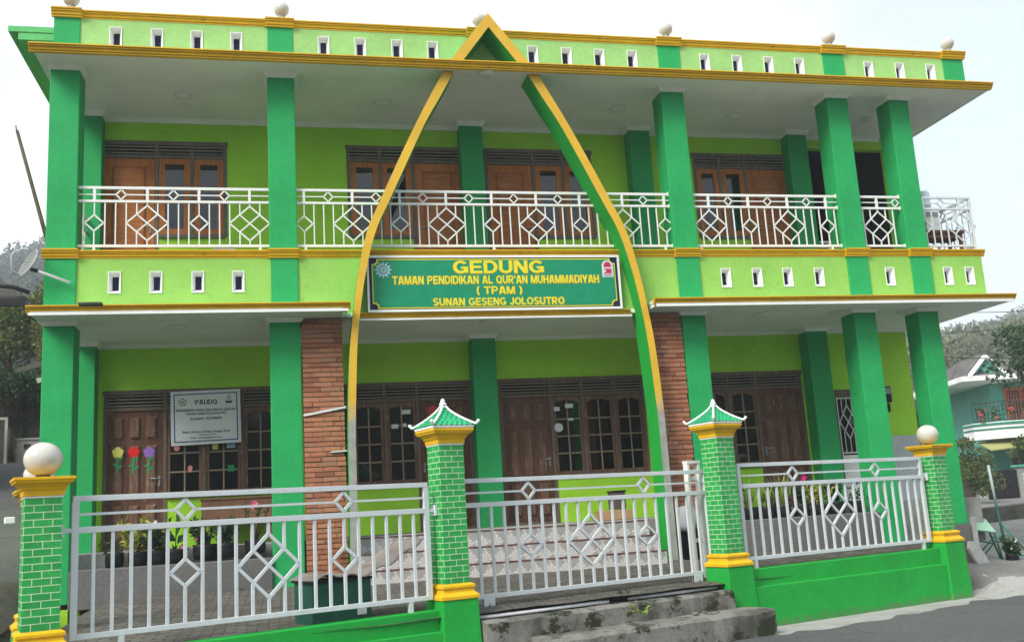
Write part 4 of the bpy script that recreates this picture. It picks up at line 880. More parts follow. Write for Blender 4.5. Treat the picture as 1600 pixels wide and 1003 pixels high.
for (cx, cz, hw, hh, lab) in ((4.465, 2.385, .05, .035, 'small blank white notice taped to the top left pane beside the middle door'), (4.685, 2.43, .07, .035, 'white notice with a dark mark taped high beside the middle door'), (4.70, 2.2, .045, .02, 'torn white paper scrap on the window pane beside the middle door'), (1.91, 2.43, .075, .035, 'white notice taped at the top of the window right of the left arch leg'), (1.72, 2.20, .055, .035, 'crumpled white paper on the window pane left of the heart door'), (1.88, 2.215, .03, .03, 'tiny cream paper on the window pane left of the heart door')):
    m = MB(); m.box(cx-hw, cx+hw, 1.902, 1.905, cz-hh, cz+hh); tag(m.build('paper_notice', PWHT), lab, 'paper note')
m = MB(); disc(m, 4.478, 2.07, 1.900, 1.905, .075, 26); tag(m.build('round_sticker', PALEW), 'round silver sticker on the window pane beside the middle door', 'sticker')

# ================================================================== FENCE
ANG = math.radians(19)
def frame_at(x, y, a): return Matrix.Translation((x, y, 0)) @ Matrix.Rotation(a, 4, 'Z')
PIL = {'A': (-2.019, -5.184, 18, 0.0, 0, 17.4), 'B': (1.647, -3.745, 24, .030, 1, 17.5), 'C': (5.345, -2.468, 24, .055, 1, 18.5), 'D': (9.265, -1.22, 18, .08, 0, 17.5), 'E': None}
def pillar(x, y, rows, zb, kind, a, label, plinth_bottom=-1.0, plz=.155, plw=(.205, .235)):
    t = thing('fence_pillar', (x, y, zb-.9), label, 'fence pillar', 'green brick fence pillars'); M = frame_at(x, y, math.radians(a)); h = .145; zt = zb+rows*.0593
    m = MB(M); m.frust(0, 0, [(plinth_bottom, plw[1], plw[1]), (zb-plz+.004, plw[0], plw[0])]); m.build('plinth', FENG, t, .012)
    m = MB(M); m.frust(0, 0, [(zb-plz, .218, .218), (zb-plz+.035, .218, .218), (zb-plz+.05, .20, .20), (zb-.085, .178, .178), (zb-.05, .172, .172), (zb-.045, .188, .188), (zb-.018, .188, .188), (zb, .158, .158)]); m.build('base_moulding', YEL, t, .004)
    m = MB(M)
    m.M = M @ Matrix.Translation((-h, -h, zb)); m.box(0, 2*h, 0, 2*h, 0, zt-zb); m.build('shaft', GBRICK, t, .003)
    m = MB(M); m.frust(0, 0, [(zt, .150, .150), (zt+.014, .150, .150)]); m.build('white_line', WHITE, t)
    m = MB(M); m.frust(0, 0, [(zt+.014, .158, .158), (zt+.06, .160, .160), (zt+.068, .172, .172), (zt+.085, .176, .176), (zt+.115, .205, .205), (zt+.122, .224, .224), (zt+.140, .226, .226), (zt+.144, .236, .236), (zt+.168, .236, .236)]); m.build('capital', YEL, t, .003)
    zc = zt+.168
    if kind == 0:
        m = MB(M); m.lathe([(.058, zc), (.06, zc+.012), (.052, zc+.035)], 0, 0, 20); ring = m.build('lamp_collar', paint('dark_collar', (.03, .025, .02), bstr=0), t)
        m = MB(M); m.globe(0, 0, zc+.158, .155, .93); m.build('globe_lamp', GLOBE, t)
    else:
        hw = .245; H = .215; n = 7; ze = zc+.035
        m = MB(M); m.frust(0, 0, [(zc, .225, .225), (zc+.012, .238, .238), (ze, .24, .24)]); m.build('eave_band', WHITE, t)
        def prof(k): s = k/n; return hw*(1-s)**1.35+.018*s, ze+H*s**1.05-.0*(1-s)
        m = MB(M); lv = []
        for k in range(n+1):
            r, z = prof(k); lv.append((z, r, r))
            if k < n: r2, z2 = prof(k+1); lv.append((z2-.010, r2+.014, r2+.014))
        m.frust(0, 0, lv); pr = m.build('pagoda_roof', paint('roof_green_glaze', (.03, .36, .16), .2, .4), t)
        m = MB(M)                                        # scalloped tile edges
        for k in range(n):
            r, z = prof(k); cnt = max(2, int(r/.028))
            for sd in range(4):
                R4 = Matrix.Rotation(sd*math.pi/2, 4, 'Z')
                for j in range(cnt):
                    u = -r+(j+.5)*2*r/cnt; q = MB(M @ R4); q.tube([(u, -r-.003, z+.004), (u, -prof(k+1)[0]-.006, prof(k+1)[1]-.004)], [.012, .009], 6); b0 = len(m.V); m.V += q.V; m.F += [[b0+i for i in f] for f in q.F]; m.U += q.U; m.S += q.S
        m.build('roof_tiles', MATS['roof_green_glaze'], pr)
        m = MB(M)
        for sx, sy in ((1, 1), (1, -1), (-1, 1), (-1, -1)):
            P = [(sx*(hw+.03), sy*(hw+.03), ze+.035), (sx*(hw+.012), sy*(hw+.012), ze+.012)]
            P += [(sx*prof(k)[0]*1.01, sy*prof(k)[0]*1.01, prof(k)[1]+.012) for k in range(n+1)]
            m.tube(P, [.014, .017]+[.015]*n+[.013], 8)
            m.globe(sx*(hw+.03), sy*(hw+.03), ze+.037, .018)
        m.build('ridge', WHITE, pr)
        za = ze+H; m = MB(M); m.lathe([(.03, za-.02), (.036, za), (.03, za+.015), (.042, za+.022), (.036, za+.04), (.02, za+.046), (.028, za+.058), (.022, za+.075), (.006, za+.09)], 0, 0, 16); m.build('finial', WHITE, pr)
    return t
pillar(*PIL['A'], 'shorter brick-patterned green pillar with a white globe lamp, nearest the camera at the left end', -1.2)
pillar(*PIL['B'], 'tall green brick pillar with pagoda cap at the left side of the sliding gate', -1.1)
pillar(*PIL['C'], 'tall green brick pillar with pagoda cap at the right side of the sliding gate', -1.05)
pillar(*PIL['D'], 'shorter brick-patterned green pillar with a white globe lamp at the far right corner', -1.05)
pillar(-2.545, -2.95, 18, .0, 0, 17.4, 'partly hidden green brick pillar standing right behind the left globe-topped pillar', -1.0)
m = MB(frame_at(-2.25, -5.25, math.radians(17))); m.box(-.04, .04, -.03, .03, .87, .925); tag(m.build('junction_box', WHITE, None, .008), 'small white cable box on the left side of the nearest pillar', 'cable box')
def fence_panel(name, P0, ang, u0, u1, zb, zt, label, cat, group, feet=(), wheels=(), zoff2=0, n=22, ends=()):
    M = frame_at(P0[0], P0[1], ang)
    t = thing(name, M @ Vector(((u0+u1)/2, 0, zb)), label, cat, group); s = (u1-u0)/n; zr = zt-.285; zbt = zb+.02
    m = MB(M); h = .022
    m.box(u0-.022, u1+.022, -h, h, zt-.048, zt); m.box(u0+.03, u1-.03, -.02, .02, zr-.03, zr+.022); m.box(u0+.03, u1-.03, -.021, .021, zb, zb+.045)
    for u in (u0, u1): m.box(u-.028, u+.03, -.021, .021, zb, zt-.048)
    m.build('frame', FMET, t, .003)
    zz = (zr+zt-.05)/2+.01; zc = zb+.047+(zr-.03-zb-.047)*.52; hb = .292; hs_ = .118
    m = MB(M); d6 = [u0+6*s, u0+16*s]; lo = u0+.03
    for q in d6: m.box(lo, q-.09, -.008, .008, zz-.011, zz+.011); lo = q+.09
    m.box(lo, u1-.03, -.008, .008, zz-.011, zz+.011)
    for k in range(1, n):
        u = u0+k*s; d = abs(k-11)
        if k in (6, 16): sg_ = [(zb+.045, zc-hs_), (zc+hs_, zr-.03)]
        elif d < 2: sg_ = [(zb+.045, zc-hb*(1-d/2)), (zc+hb*(1-d/2), zr-.03)]
        else: sg_ = [(zb+.045, zr-.03)]
        for a_, b_ in sg_: m.box(u-.0135, u+.0135, -.0135, .0135, a_, b_)
    m.build('balusters', FMET, t)
    for q in d6:
        o = MB(M); rhomb(o, q, zz, .088, .092, 0, .026, .028); o.build('diamond_ornament', FMET, t)
        o = MB(M); rhomb(o, q, zc, s*.86, hs_, 0, .028, .028); o.build('diamond_ornament', FMET, t)
    o = MB(M); rhomb(o, u0+11*s, zc, 2*s-.012, hb, 0, .03, .03, True); o.build('diamond_ornament', FMET, t)
    for u in feet: o = MB(M); o.frust(u, 0, [(zb-.16, .05, .04), (zb-.145, .045, .035), (zb-.14, .024, .02), (zb, .024, .02)]); o.build('foot', FMET, t)
    for u in ends: o = MB(M); o.box(min(u, u+.1*(1 if u > 1 else -1)), max(u, u+.1*(1 if u > 1 else -1)), -.016, .016, zr-.02, zr+.015); xx = u+.1*(1 if u > 1 else -1); o.box(xx-.012, xx+.012, -.04, .04, zr-.06, zr+.05); o.build('wall_bracket', FMET, t)
    for u in wheels:
        o = MB(M); o.box(u-.07, u+.07, -.028, -.018, zb-.12, zb+.0); o.box(u-.07, u+.07, .018, .028, zb-.12, zb+.0); wk = o.build('wheel_bracket', FMET, t, .004)
        o = MB(M); o.tube([(u, -.015, zb-.085), (u, .015, zb-.085)], .05, 18); o.build('wheel', STEEL, wk)
        o = MB(M); o.tube([(u, -.035, zb-.06), (u, .035, zb-.06)], .012, 8); o.build('bolt', STEEL, wk)
    return t
def line(a, b, off=0):
    (x0, y0), (x1, y1) = PIL[a][:2], PIL[b][:2]; an = math.atan2(y1-y0, x1-x0); return (x0-math.sin(an)*off, y0+math.cos(an)*off), an, math.hypot(x1-x0, y1-y0)
P0, an, L = line('A', 'B'); AN1 = an
fence_panel('fence_panel', P0, an, .262, 3.675, -.115, 1.075, 'white steel fence panel with diamond ornaments, left of the gate beside the nearest pillar', 'fence panel', 'white steel fence panels', feet=(.65, 3.45), ends=(.262, 3.675))
P0, an, L = line('B', 'C', .25); AN2 = an
fence_panel('sliding_gate', P0, an, .17, 3.87, -.19, 1.105, 'white steel sliding gate with diamond ornaments between the two pagoda-capped pillars', 'gate', None, wheels=(.58, 3.60))
M = frame_at(P0[0], P0[1], an); t = thing('gate_post', M @ Vector((3.75, .1, -.3)), 'tall white double gate stop post behind the right pagoda-capped pillar', 'gate post')
m = MB(M); m.box(3.66, 3.70, .07, .15, -.3, 1.19); m.box(3.84, 3.88, .07, .15, -.3, 1.19); m.build('post', RAIL, t, .004); m = MB(M); m.box(3.655, 3.885, .065, .155, 1.19, 1.225); m.build('cap', RAIL, t, .004); m = MB(M); m.box(3.70, 3.84, .10, .12, .98, 1.03); m.box(3.70, 3.84, .10, .12, .2, .25); m.build('crossbar', RAIL, t)
P0, an, L = line('C', 'D'); AN3 = an
fence_panel('fence_panel', P0, an, .30, 3.84, -.065, 1.155, 'white steel fence panel with diamond ornaments, right of the gate above the green wall', 'fence panel', 'white steel fence panels', feet=(.45, 3.70), ends=(3.84,))
def low_wall(a, b, label, zt0, zt1, zl, zlo):
    P0, an, L = line(a, b); M = frame_at(P0[0], P0[1], an)
    t = thing('low_wall', M @ Vector((L/2, 0, -1)), label, 'low wall', 'green low walls under the fence')
    def slab(u0, u1, y0, y1, z0a, z0b, z1a, z1b): return [(u0, y0, z0a), (u1, y0, z0b), (u1, y1, z0b), (u0, y1, z0a), (u0, y0, z1a), (u1, y0, z1b), (u1, y1, z1b), (u0, y1, z1a)]
    FF = [(0, 3, 2, 1), (4, 5, 6, 7), (0, 1, 5, 4), (1, 2, 6, 5), (2, 3, 7, 6), (3, 0, 4, 7)]
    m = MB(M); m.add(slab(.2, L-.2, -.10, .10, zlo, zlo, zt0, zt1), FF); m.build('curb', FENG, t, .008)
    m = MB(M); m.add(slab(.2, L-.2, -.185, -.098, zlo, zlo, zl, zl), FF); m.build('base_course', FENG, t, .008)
low_wall('A', 'B', 'green painted low wall under the left fence panel, cut by the photo bottom', -.25, -.215, -.42, -1.2)
low_wall('C', 'D', 'green painted low wall with a stepped ledge, right of the concrete gate steps', -.165, -.155, -.375, -1.05)
# gate threshold, steps, pipe
P0, an, L = line('B', 'C'); M = frame_at(P0[0], P0[1], an)
st = thing('concrete_steps', M @ Vector((L/2, -.4, -.9)), 'two worn mossy concrete steps leading up to the white sliding gate', 'steps')
def rough_slab(u0, u1, y0, y1, z0, z1, seed, name):
    rnd = random.Random(seed); m = MB(M); n = 26; v = []
    for i in range(n+1):
        u = u0+(u1-u0)*i/n; j = rnd.uniform(-.014, .014); k = rnd.uniform(-.02, .012)
        v += [(u, y0+j-.01, z0), (u, y0+j, z1-.03+k*.5), (u, y0+.03+j, z1+k*.4), (u, y1, z1+.005*rnd.random()), (u, y1, z0)]
    f = []
    for i in range(n):
        a = 5*i
        f += [(a, a+5, a+6, a+1), (a+1, a+6, a+7, a+2), (a+2, a+7, a+8, a+3), (a+3, a+8, a+9, a+4)]
    f += [(0, 1, 2, 3, 4), tuple(5*n+i for i in (4, 3, 2, 1, 0))]
    m.add(v, f); m.build(name, STEPC, st)
rough_slab(.23, L-.24, -.30, .32, -1.05, -.365, 2, 'step'); rough_slab(.75, L-.03, -.74, -.295, -1.1, -.575, 4, 'step')
m = MB(M); m.box(.3, L-.2, .14, .20, -.36, -.300); m.box(.3, L-.2, .32, .5, -.42, -.292); m.build('gate_track', CONC, st)
m = MB(M); m.tube([(.24, -.12, -.335), (.9, -.13, -.338), (1.7, -.10, -.335), (1.95, -.08, -.342)], .019, 10); tag(m.build('drain_pipe', PIPE), 'white plastic pipe lying on the top gate step, left piece', 'pipe', 'white pipes on the gate step')
m = MB(M); m.tube([(2.25, -.05, -.34), (3.0, -.08, -.335), (3.65, -.03, -.335)], .018, 10); tag(m.build('drain_pipe', PIPE), 'white plastic pipe lying on the top gate step, right piece', 'pipe', 'white pipes on the gate step')
# loose rubble on the steps
for k, (u, y, s) in enumerate([(2.95, -.40, .045), (3.12, -.36, .03), (3.25, -.44, .026)]):
    r_ = random.Random(k); m = MB(M @ Matrix.Translation((u, y, -.575+s*.35))); vs = []
    m.lathe([(s*.5, -s*.4), (s*r_.uniform(.8, 1), -s*.1), (s*r_.uniform(.7, .95), s*.25), (s*.35, s*.45)], 0, 0, 7, False); tag(m.build('rubble_stone', STEPC), 'small broken concrete lump lying on the lower gate step', 'stone', 'rubble on the gate steps')

# ================================================================== PLANTS
def leaf_quads(P, D, L, W, curl=.15):
    """arrays of leaf blades: base points P, directions D, length L, width W -> verts, faces"""
    n = len(P); rng = np.random.default_rng(n); R = rng.normal(size=(n, 3)); S = np.cross(D, R); S /= np.linalg.norm(S, axis=1)[:, None]+1e-9
    nrm = np.cross(S, D); L = np.broadcast_to(np.asarray(L, float), (n,))[:, None]; W = np.broadcast_to(np.asarray(W, float), (n,))[:, None]
    v = np.stack([P, P+D*L*.5+S*W*.5+nrm*L*curl*.5, P+D*L-nrm*L*curl*.3, P+D*L*.5-S*W*.5+nrm*L*curl*.5], 1).reshape(-1, 3)
    return v
def quads_obj(name, v, m, parent=None):
    n = len(v)//4; F = np.arange(n*4).reshape(n, 4).tolist(); return link(name, v, F, [False]*n, None, m, parent)
def unit(a): return a/(np.linalg.norm(a, axis=1)[:, None]+1e-9)
def polybag(cx, cy, z, r, h, parent, name='pot', m_=None):
    m = MB(); m.lathe([(r*.92, z), (r*1.03, z+h*.45), (r*.98, z+h*.8), (r*1.04, z+h), (r*.9, z+h), (r*.88, z+h*.9)], cx, cy, 14); p = m.build(name, m_ or BLACKP, parent)
    m = MB(); m.lathe([(r*.9, z+h*.86), (r*.5, z+h*.93)], cx, cy, 12); m.build('soil', SOIL, parent); return p
def plant(cx, cy, z, kind, h, seed, label, r=.12, ph=.19, group='potted plants along the planters', flower=None, potm=None):
    rng = np.random.default_rng(seed); t = thing('potted_plant', (cx, cy, z), label, 'potted plant', group); polybag(cx, cy, z, r, ph, t, m_=potm); z0 = z+ph*.9; mt = LEAFD
    stems = MB(); Pts = []; Ds = []; Ls = []; Ws = []
    if kind in ('bush', 'yellow', 'red'):
        for k in range(12):
            d = np.array([rng.normal()*.38, rng.normal()*.4, 1.0]); d /= np.linalg.norm(d); l = h*rng.uniform(.6, 1); p0 = np.array([cx+rng.normal()*.025, cy+rng.normal()*.025, z0-.03])
            q = p0+d*l; stems.tube([p0, p0+d*l*.5+rng.normal(size=3)*.012, q], [.007, .005, .003], 5)
            for j in range(30): f = rng.uniform(.2, 1.05); Pts.append(p0+d*l*f); dd = rng.normal(size=3)+np.array([0, 0, .25]); Ds.append(dd); Ls.append(rng.uniform(.05, .10)*(1.5 if kind == 'yellow' else 1)); Ws.append(Ls[-1]*(.28 if kind == 'yellow' else .5))
        mt = LEAFY if kind == 'yellow' else LEAFD
    elif kind == 'bigleaf':
        stems.tube([(cx, cy, z0-.03), (cx+.01, cy, z0+h*.3), (cx+.03, cy-.02, z0+h*.5)], [.008, .007, .005], 6)
        for k in range(3): Pts.append(np.array([cx+.01*k, cy, z0+h*(.28-.06*k)])); Ds.append(np.array([[.12, -.05, 1.], [-.5, -.4, .7], [.6, -.2, .6]][k])); Ls.append(h*[.72, .4, .35][k]); Ws.append(h*[.42, .22, .2][k])
        for k in range(14): Pts.append(np.array([cx+rng.normal()*.06, cy+rng.normal()*.05, z0])); Ds.append(rng.normal(size=3)+np.array([0, 0, .8])); Ls.append(.11); Ws.append(.03)
    elif kind == 'blades':
        mt = BLADE
        for k in range(38): Pts.append(np.array([cx+rng.normal()*.035, cy+rng.normal()*.035, z0-.02])); a = rng.uniform(0, 2*math.pi); sp = rng.uniform(.05, .55); Ds.append(np.array([math.cos(a)*sp, math.sin(a)*sp, 1.])); Ls.append(h*rng.uniform(.55, 1)); Ws.append(.028)
    elif kind == 'adenium':
        for k in range(6):
            d = np.array([rng.normal()*.35, rng.normal()*.3, 1.0]); d /= np.linalg.norm(d); l = h*rng.uniform(.7, 1); p0 = np.array([cx, cy, z0-.03]); q = p0+d*l
            stems.tube([p0, p0+d*l*.5, q], [.02, .011, .007], 6)
            for j in range(12): Pts.append(q-d*rng.uniform(0, .12)); Ds.append(rng.normal(size=3)+np.array([0, 0, .3])); Ls.append(rng.uniform(.05, .09)); Ws.append(.025)
    elif kind == 'low':
        for k in range(70): Pts.append(np.array([cx+rng.normal()*.07, cy+rng.normal()*.06, z0+abs(rng.normal())*h*.4])); Ds.append(rng.normal(size=3)+np.array([0, -.1, .7])); Ls.append(rng.uniform(.05, .10)); Ws.append(.035)
    if stems.V: stems.build('stem', BARK, t)
    quads_obj('foliage', leaf_quads(np.array(Pts), unit(np.array(Ds, float)), Ls, Ws, .25), mt, t)
    if flower:
        m_, pts = flower
        for (dx, dy, dz, rr) in pts:
            f = MB()
            for k in range(5): an = 2*math.pi*k/5; f.add([(cx+dx, cy+dy-.01, z0+dz), (cx+dx+rr*math.cos(an-.5), cy+dy-.02, z0+dz+rr*math.sin(an-.5)), (cx+dx+rr*1.3*math.cos(an), cy+dy-.03, z0+dz+rr*1.3*math.sin(an)), (cx+dx+rr*math.cos(an+.5), cy+dy-.02, z0+dz+rr*math.sin(an+.5))], [(0, 1, 2, 3)])
            f.build('flower', m_, t)
ZL = .31
plant(-2.27, .12, ZL, 'low', .25, 11, 'low leafy green plant in a black polybag at the left end of the planter')
plant(-1.98, .12, ZL, 'yellow', .52, 12, 'tall yellow-green croton in a black polybag on the left planter')
plant(-1.73, .12, ZL, 'bush', .42, 13, 'thin-stemmed plant with a white flower in a black polybag, beside the croton', flower=(WPET, [(-.02, -.05, .40, .022)]))
plant(-1.50, .12, ZL, 'bigleaf', .55, 14, 'plant with one big upright dark leaf in a black polybag on the left planter', flower=(PINK, [(.10, -.08, .05, .02), (.13, -.06, .03, .018)]))
plant(-1.12, .12, ZL+.03, 'red', .40, 15, 'dark bushy plant with reddish tips in a large black polybag, middle of the left planter', .15, .2, flower=(PINK, [(-.1, -.08, .1, .016)]))
plant(-.84, .12, ZL+.03, 'bush', .40, 16, 'bushy green plant in a black polybag near the second column', .13, .2)
plant(-.45, .13, ZL+.06, 'adenium', .62, 17, 'desert rose with pink flowers in a black pot beside the second column', .14, .19, flower=(PINK, [(.0, -.06, .50, .04), (-.03, -.05, .47, .03)]))
ZR = .385
for k, (x, kd, hh, lab, fl) in enumerate([(6.62, 'bush', .42, 'bushy plant with white flowers just right of the right pagoda-capped pillar', (WPET, [(.02, -.08, .30, .035), (.06, -.08, .2, .02)])), (6.95, 'blades', .55, 'long-bladed yellowish plant in a polybag, first of the spiky ones on the right planter', None), (7.22, 'blades', .48, 'shorter spiky-bladed plant in a polybag on the right planter', None), (7.50, 'blades', .60, 'tallest spiky-bladed plant in a polybag on the right planter', None), (7.82, 'red', .30, 'small dark plant with a magenta flower on the right planter', (MAG, [(.05, -.06, .42, .04), (.02, -.05, .38, .025)])), (8.12, 'yellow', .36, 'small variegated yellow plant on the right planter', None), (8.42, 'bush', .42, 'dense dark green plant on the right planter in front of the washroom door', None), (8.78, 'low', .3, 'low trailing plant at the right end of the right planter', None)]):
    plant(x, .12, ZR, kd, hh, 30+k, lab, .125, .19, flower=fl)
# weeds in the gate steps
def weed(u, y, z, seed, s, label):
    p = M @ Vector((u, y, z)); rng = np.random.default_rng(seed); P = []; D = []
    for k in range(10):
        a = rng.uniform(0, 2*math.pi); d = np.array([math.cos(a)*.8, math.sin(a)*.8, rng.uniform(.3, 1)]); d /= np.linalg.norm(d)
        for j in range(5): P.append(np.array(p)+d*s*(.25+.18*j)); D.append(d+rng.normal(size=3)*.7)
    tag(quads_obj('fern_weed', leaf_quads(np.array(P), unit(np.array(D)), s*.42, s*.16), BLADE if seed % 2 else LEAFD), label, 'weed', 'weeds on the gate steps')
weed(2.15, -.34, -.50, 1, .15, 'bright green fern weed growing from the front of the upper gate step'); weed(2.25, .02, -.33, 2, .10, 'dark weed tuft on the top step between the two white pipes'); weed(1.65, -.03, -.33, 4, .06, 'tiny dark weed beside the left white pipe on the step'); weed(3.62, .05, -.33, 3, .08, 'small bright weed at the foot of the right pagoda-capped pillar')

# ================================================================== CLUTTER IN THE COURTYARD AND ON THE BALCONY
P0, an, L = line('A', 'B'); M = frame_at(P0[0], P0[1], an)
# green bin with wavy tin sheet
t = thing('rubbish_bin', M @ Vector((2.85, .42, -.27)), 'dark green rubbish bin behind the left fence panel, covered by a wavy tin sheet', 'bin')
m = MB(M); m.box(2.50, 3.14, .25, .72, -.29, .14); m.build('body', DGREEN, t, .01); m = MB(M); m.box(2.48, 3.16, .23, .74, .14, .165); m.build('rim', BLACKP, t)
m = MB(M); m.box(2.98, 3.08, .243, .25, -.2, -.14); m.build('label_plate', PWHT, t)
m = MB(M); v = []; f = []; nx_, ny_2 = 40, 8
for i in range(nx_+1):
    for j in range(ny_2+1):
        u = 2.48+1.25*i/nx_; y = .2+.62*j/ny_2; z = .175+.018*math.sin(u*22)+.035*math.sin(u*5+.6)+max(0, u-3.0)*.42; v.append((u, y, z))
for i in range(nx_):
    for j in range(ny_2): k = i*(ny_2+1)+j; f.append((k, k+ny_2+1, k+ny_2+2, k+1))
m.add(v, f, True); o = m.build('tin_sheet', RUST); sm = o.modifiers.new('thickness', 'SOLIDIFY'); sm.thickness = .012; tag(o, 'wavy weathered corrugated sheet lying on the dark green bin', 'tin sheet')
m = MB(); m.box(.52, .58, -.22, -.17, -.12, .52); tag(m.build('wood_plank', TEAKP), 'short upright wooden plank leaning on the left brick pier', 'plank')
# brown cabinet under the left windows
t = thing('low_cabinet', (-.72, 1.3, .5), 'low brown wooden cabinet standing under the left windows', 'cabinet')
m = MB(); m.box(-1.25, -.2, 1.25, 1.85, .78, 1.16); m.build('carcass', TANB, t, .006); m = MB(); m.box(-1.27, -.18, 1.23, 1.87, 1.16, 1.185); m.build('top', TANB, t); m = MB(); m.box(-.62, -.61, 1.244, 1.25, .80, 1.15); m.build('door_gap', INK, t)
for x in (-1.22, -.25): m = MB(); m.box(x-.025, x+.025, 1.28, 1.34, .5, .78); m.build('leg', TANB, t)
# things beside the right arch leg
t = thing('stove_box', (5.1, 1.0, .5), 'small dark metal box on the terrace under the middle windows', 'box'); m = MB(); m.box(5.02, 5.22, .9, 1.2, .66, .93); m.build('body', paint('dark_box', (.09, .07, .065)), t, .01); m = MB(); m.box(5.01, 5.23, .89, 1.21, .93, .955); m.build('lid', BLACKP, t)
m = MB(); m.box(4.78, 5.26, .75, 1.2, .505, .655); tag(m.build('cardboard_box', CARD, None, .006), 'flat brown cardboard box on the terrace edge under the dark metal box', 'box')
t = thing('black_bucket', (5.72, -.32, -.1), 'black plastic bucket with a grey sack on top, beside the right brick pier', 'bucket'); m = MB(); m.lathe([(.13, -.12), (.165, .30), (.175, .30), (.175, .33), (.15, .33), (.14, .25)], 5.74, -.32, 20); m.build('bucket', BLACKP, t)
rng = np.random.default_rng(5); m = MB(); prof = [(.16, .30), (.19, .40), (.17, .52), (.10, .62), (.03, .68)]; m.lathe(prof, 5.74, -.32, 16); o = m.build('grey_sack', GSACK); 
for vv in o.data.vertices: vv.co += Vector(rng.normal(size=3)*.018)
tag(o, 'crumpled grey sack sitting on the black bucket', 'sack')
m = MB(); m.tube([(9.03, -.33, -.1), (9.16, -.08, .78)], .014, 8); tag(m.build('broomstick', TEAKP), 'thin wooden stick leaning against the fifth column behind the right fence', 'stick')
# balcony right: table, dispenser, bottle
t = thing('balcony_table', (11.25, .45, 4.6), 'dark brown table behind the railing at the right end of the balcony', 'table'); m = MB(); m.box(10.78, 11.58, .24, .66, 5.01, 5.06); m.box(10.80, 11.55, .27, .63, 4.93, 5.01); m.build('top', OLDW, t, .004)
for x in (10.8, 11.52):
    for y in (.3, .6): m = MB(); m.box(x-.025, x+.025, y-.025, y+.025, 4.6, 4.93); m.build('leg', OLDW, t)
t = thing('water_dispenser', (11.03, .45, 5.06), 'white water dispenser standing on the brown balcony table', 'water dispenser'); m = MB(); m.box(10.88, 11.17, .30, .60, 5.062, 5.46); m.build('body', WHITE, t, .02); m = MB(); m.box(10.91, 11.14, .293, .30, 5.32, 5.40); m.build('tap_panel', STEEL, t)
m = MB(); m.lathe([(.03, 5.45), (.035, 5.47), (.11, 5.51), (.122, 5.55), (.114, 5.62), (.122, 5.66), (.114, 5.73), (.12, 5.77), (.10, 5.81), (.02, 5.815)], 11.0, .45, 24); tag(m.build('water_bottle', JUG), 'pale blue gallon water bottle upside down on the white dispenser', 'water bottle')
m = MB(); m.box(-.99, -.68, .06, .12, 4.652, 4.70); tag(m.build('grey_brick', CONC), 'grey brick lying on the balcony ledge below the left railing', 'brick')
m = MB(); m.box(-2.62, -2.33, -.80, -.68, 3.692, 3.735); tag(m.build('mossy_brick', MOSSW, None, .01), 'dark mossy brick lying on the lower eave at the left', 'brick')
# grid antenna on the left column
t = thing('grid_antenna', (-3.4, -.12, 4.2), 'white wire-grid dish antenna on an arm fixed to the left column', 'antenna')
m = MB(); m.tube([(-3.30, -.14, 4.33), (-2.87, -.06, 4.175)], .019, 10); m.build('arm', PIPE, t); m = MB(); m.tube([(-3.36, -.15, 4.345), (-3.27, -.135, 4.318)], .028, 10); m.build('clamp', BLACKP, t)
Dm = Matrix.Translation((-3.37, -.14, 4.42)) @ Matrix.Rotation(math.radians(22), 4, 'Y') @ Matrix.Rotation(math.radians(124), 4, 'Z') @ Matrix.Rotation(math.radians(6), 4, 'X')
m = MB(Dm)
def dz(x, z): return .55*(x*x+z*z)
for k in range(-8, 9):
    x = k*.021; zz = .205*math.sqrt(max(0, 1-(x/.18)**2)); m.tube([(x, dz(x, q*zz/6), q*zz/6) for q in range(-6, 7)], .0038, 5)
for k in range(-4, 5):
    z = k*.046; xx = .178*math.sqrt(max(0, 1-(z/.207)**2)); m.tube([(q*xx/6, dz(q*xx/6, z), z) for q in range(-6, 7)], .0038, 5)
m.tube([(.178*math.cos(q), dz(.178*math.cos(q), .205*math.sin(q)), .205*math.sin(q)) for q in np.linspace(0, 2*math.pi, 30)], .009, 6); m.build('dish_grid', paint('dull_zinc', (.36, .38, .38), .1, .5, bstr=0), t)
m = MB(Dm); m.tube([(0, 0, -.2), (0, .16, -.19), (0, .26, -.02), (0, .25, .04)], .008, 6); m.tube([(0, .02, .19), (0, .14, .19), (0, .25, .03)], .007, 6); m.build('feed_arm', PIPE, t)
m = MB(); m.tube([(-4.92, 5.13, 8.42), (-4.40, 5.40, 6.35), (-3.9, 5.6, 4.2), (-3.5, 5.7, 2.4)], [.03, .04, .045, .05], 8); m.tube([(-4.93, 5.13, 8.42), (-4.945, 5.13, 8.52)], .012, 6); tag(m.build('leaning_mast', BARK), 'thin grey pole leaning against the left side of the building', 'pole')

# ================================================================== RIGHT CORNER CLUTTER
gzr = gz(11.2, .4)
t = thing('green_desk', (11.1, .35, gzr), 'pale green school desk tipped forward on its legs, abandoned right of the corner column', 'desk')
DC = [Vector(p) for p in ((10.988, .493, .19), (11.299, .431, .14), (11.236, .126, -.072), (10.874, .192, -.005))]; dn = (DC[1]-DC[0]).cross(DC[3]-DC[0]).normalized()
if dn.z > 0: dn = -dn
m = MB(); m.add(DC+[p+dn*.03 for p in DC], [(0, 3, 2, 1), (4, 5, 6, 7), (0, 1, 5, 4), (1, 2, 6, 5), (2, 3, 7, 6), (3, 0, 4, 7)]); m.build('top', PGTOP, t, .003)
gy = gz(11.1, .3)
for k, (tx, ty) in enumerate(((10.93, .40), (11.26, .33), (11.19, .20), (10.90, .27))):
    p = DC[k]+dn*.03; p = p.lerp(sum(DC, Vector())/4, .12); m = MB(); m.tube([p, (tx+(.05 if k in (1, 2) else -.03), ty-.12, gy)], .017, 6); m.build('leg', DGREEN, t)
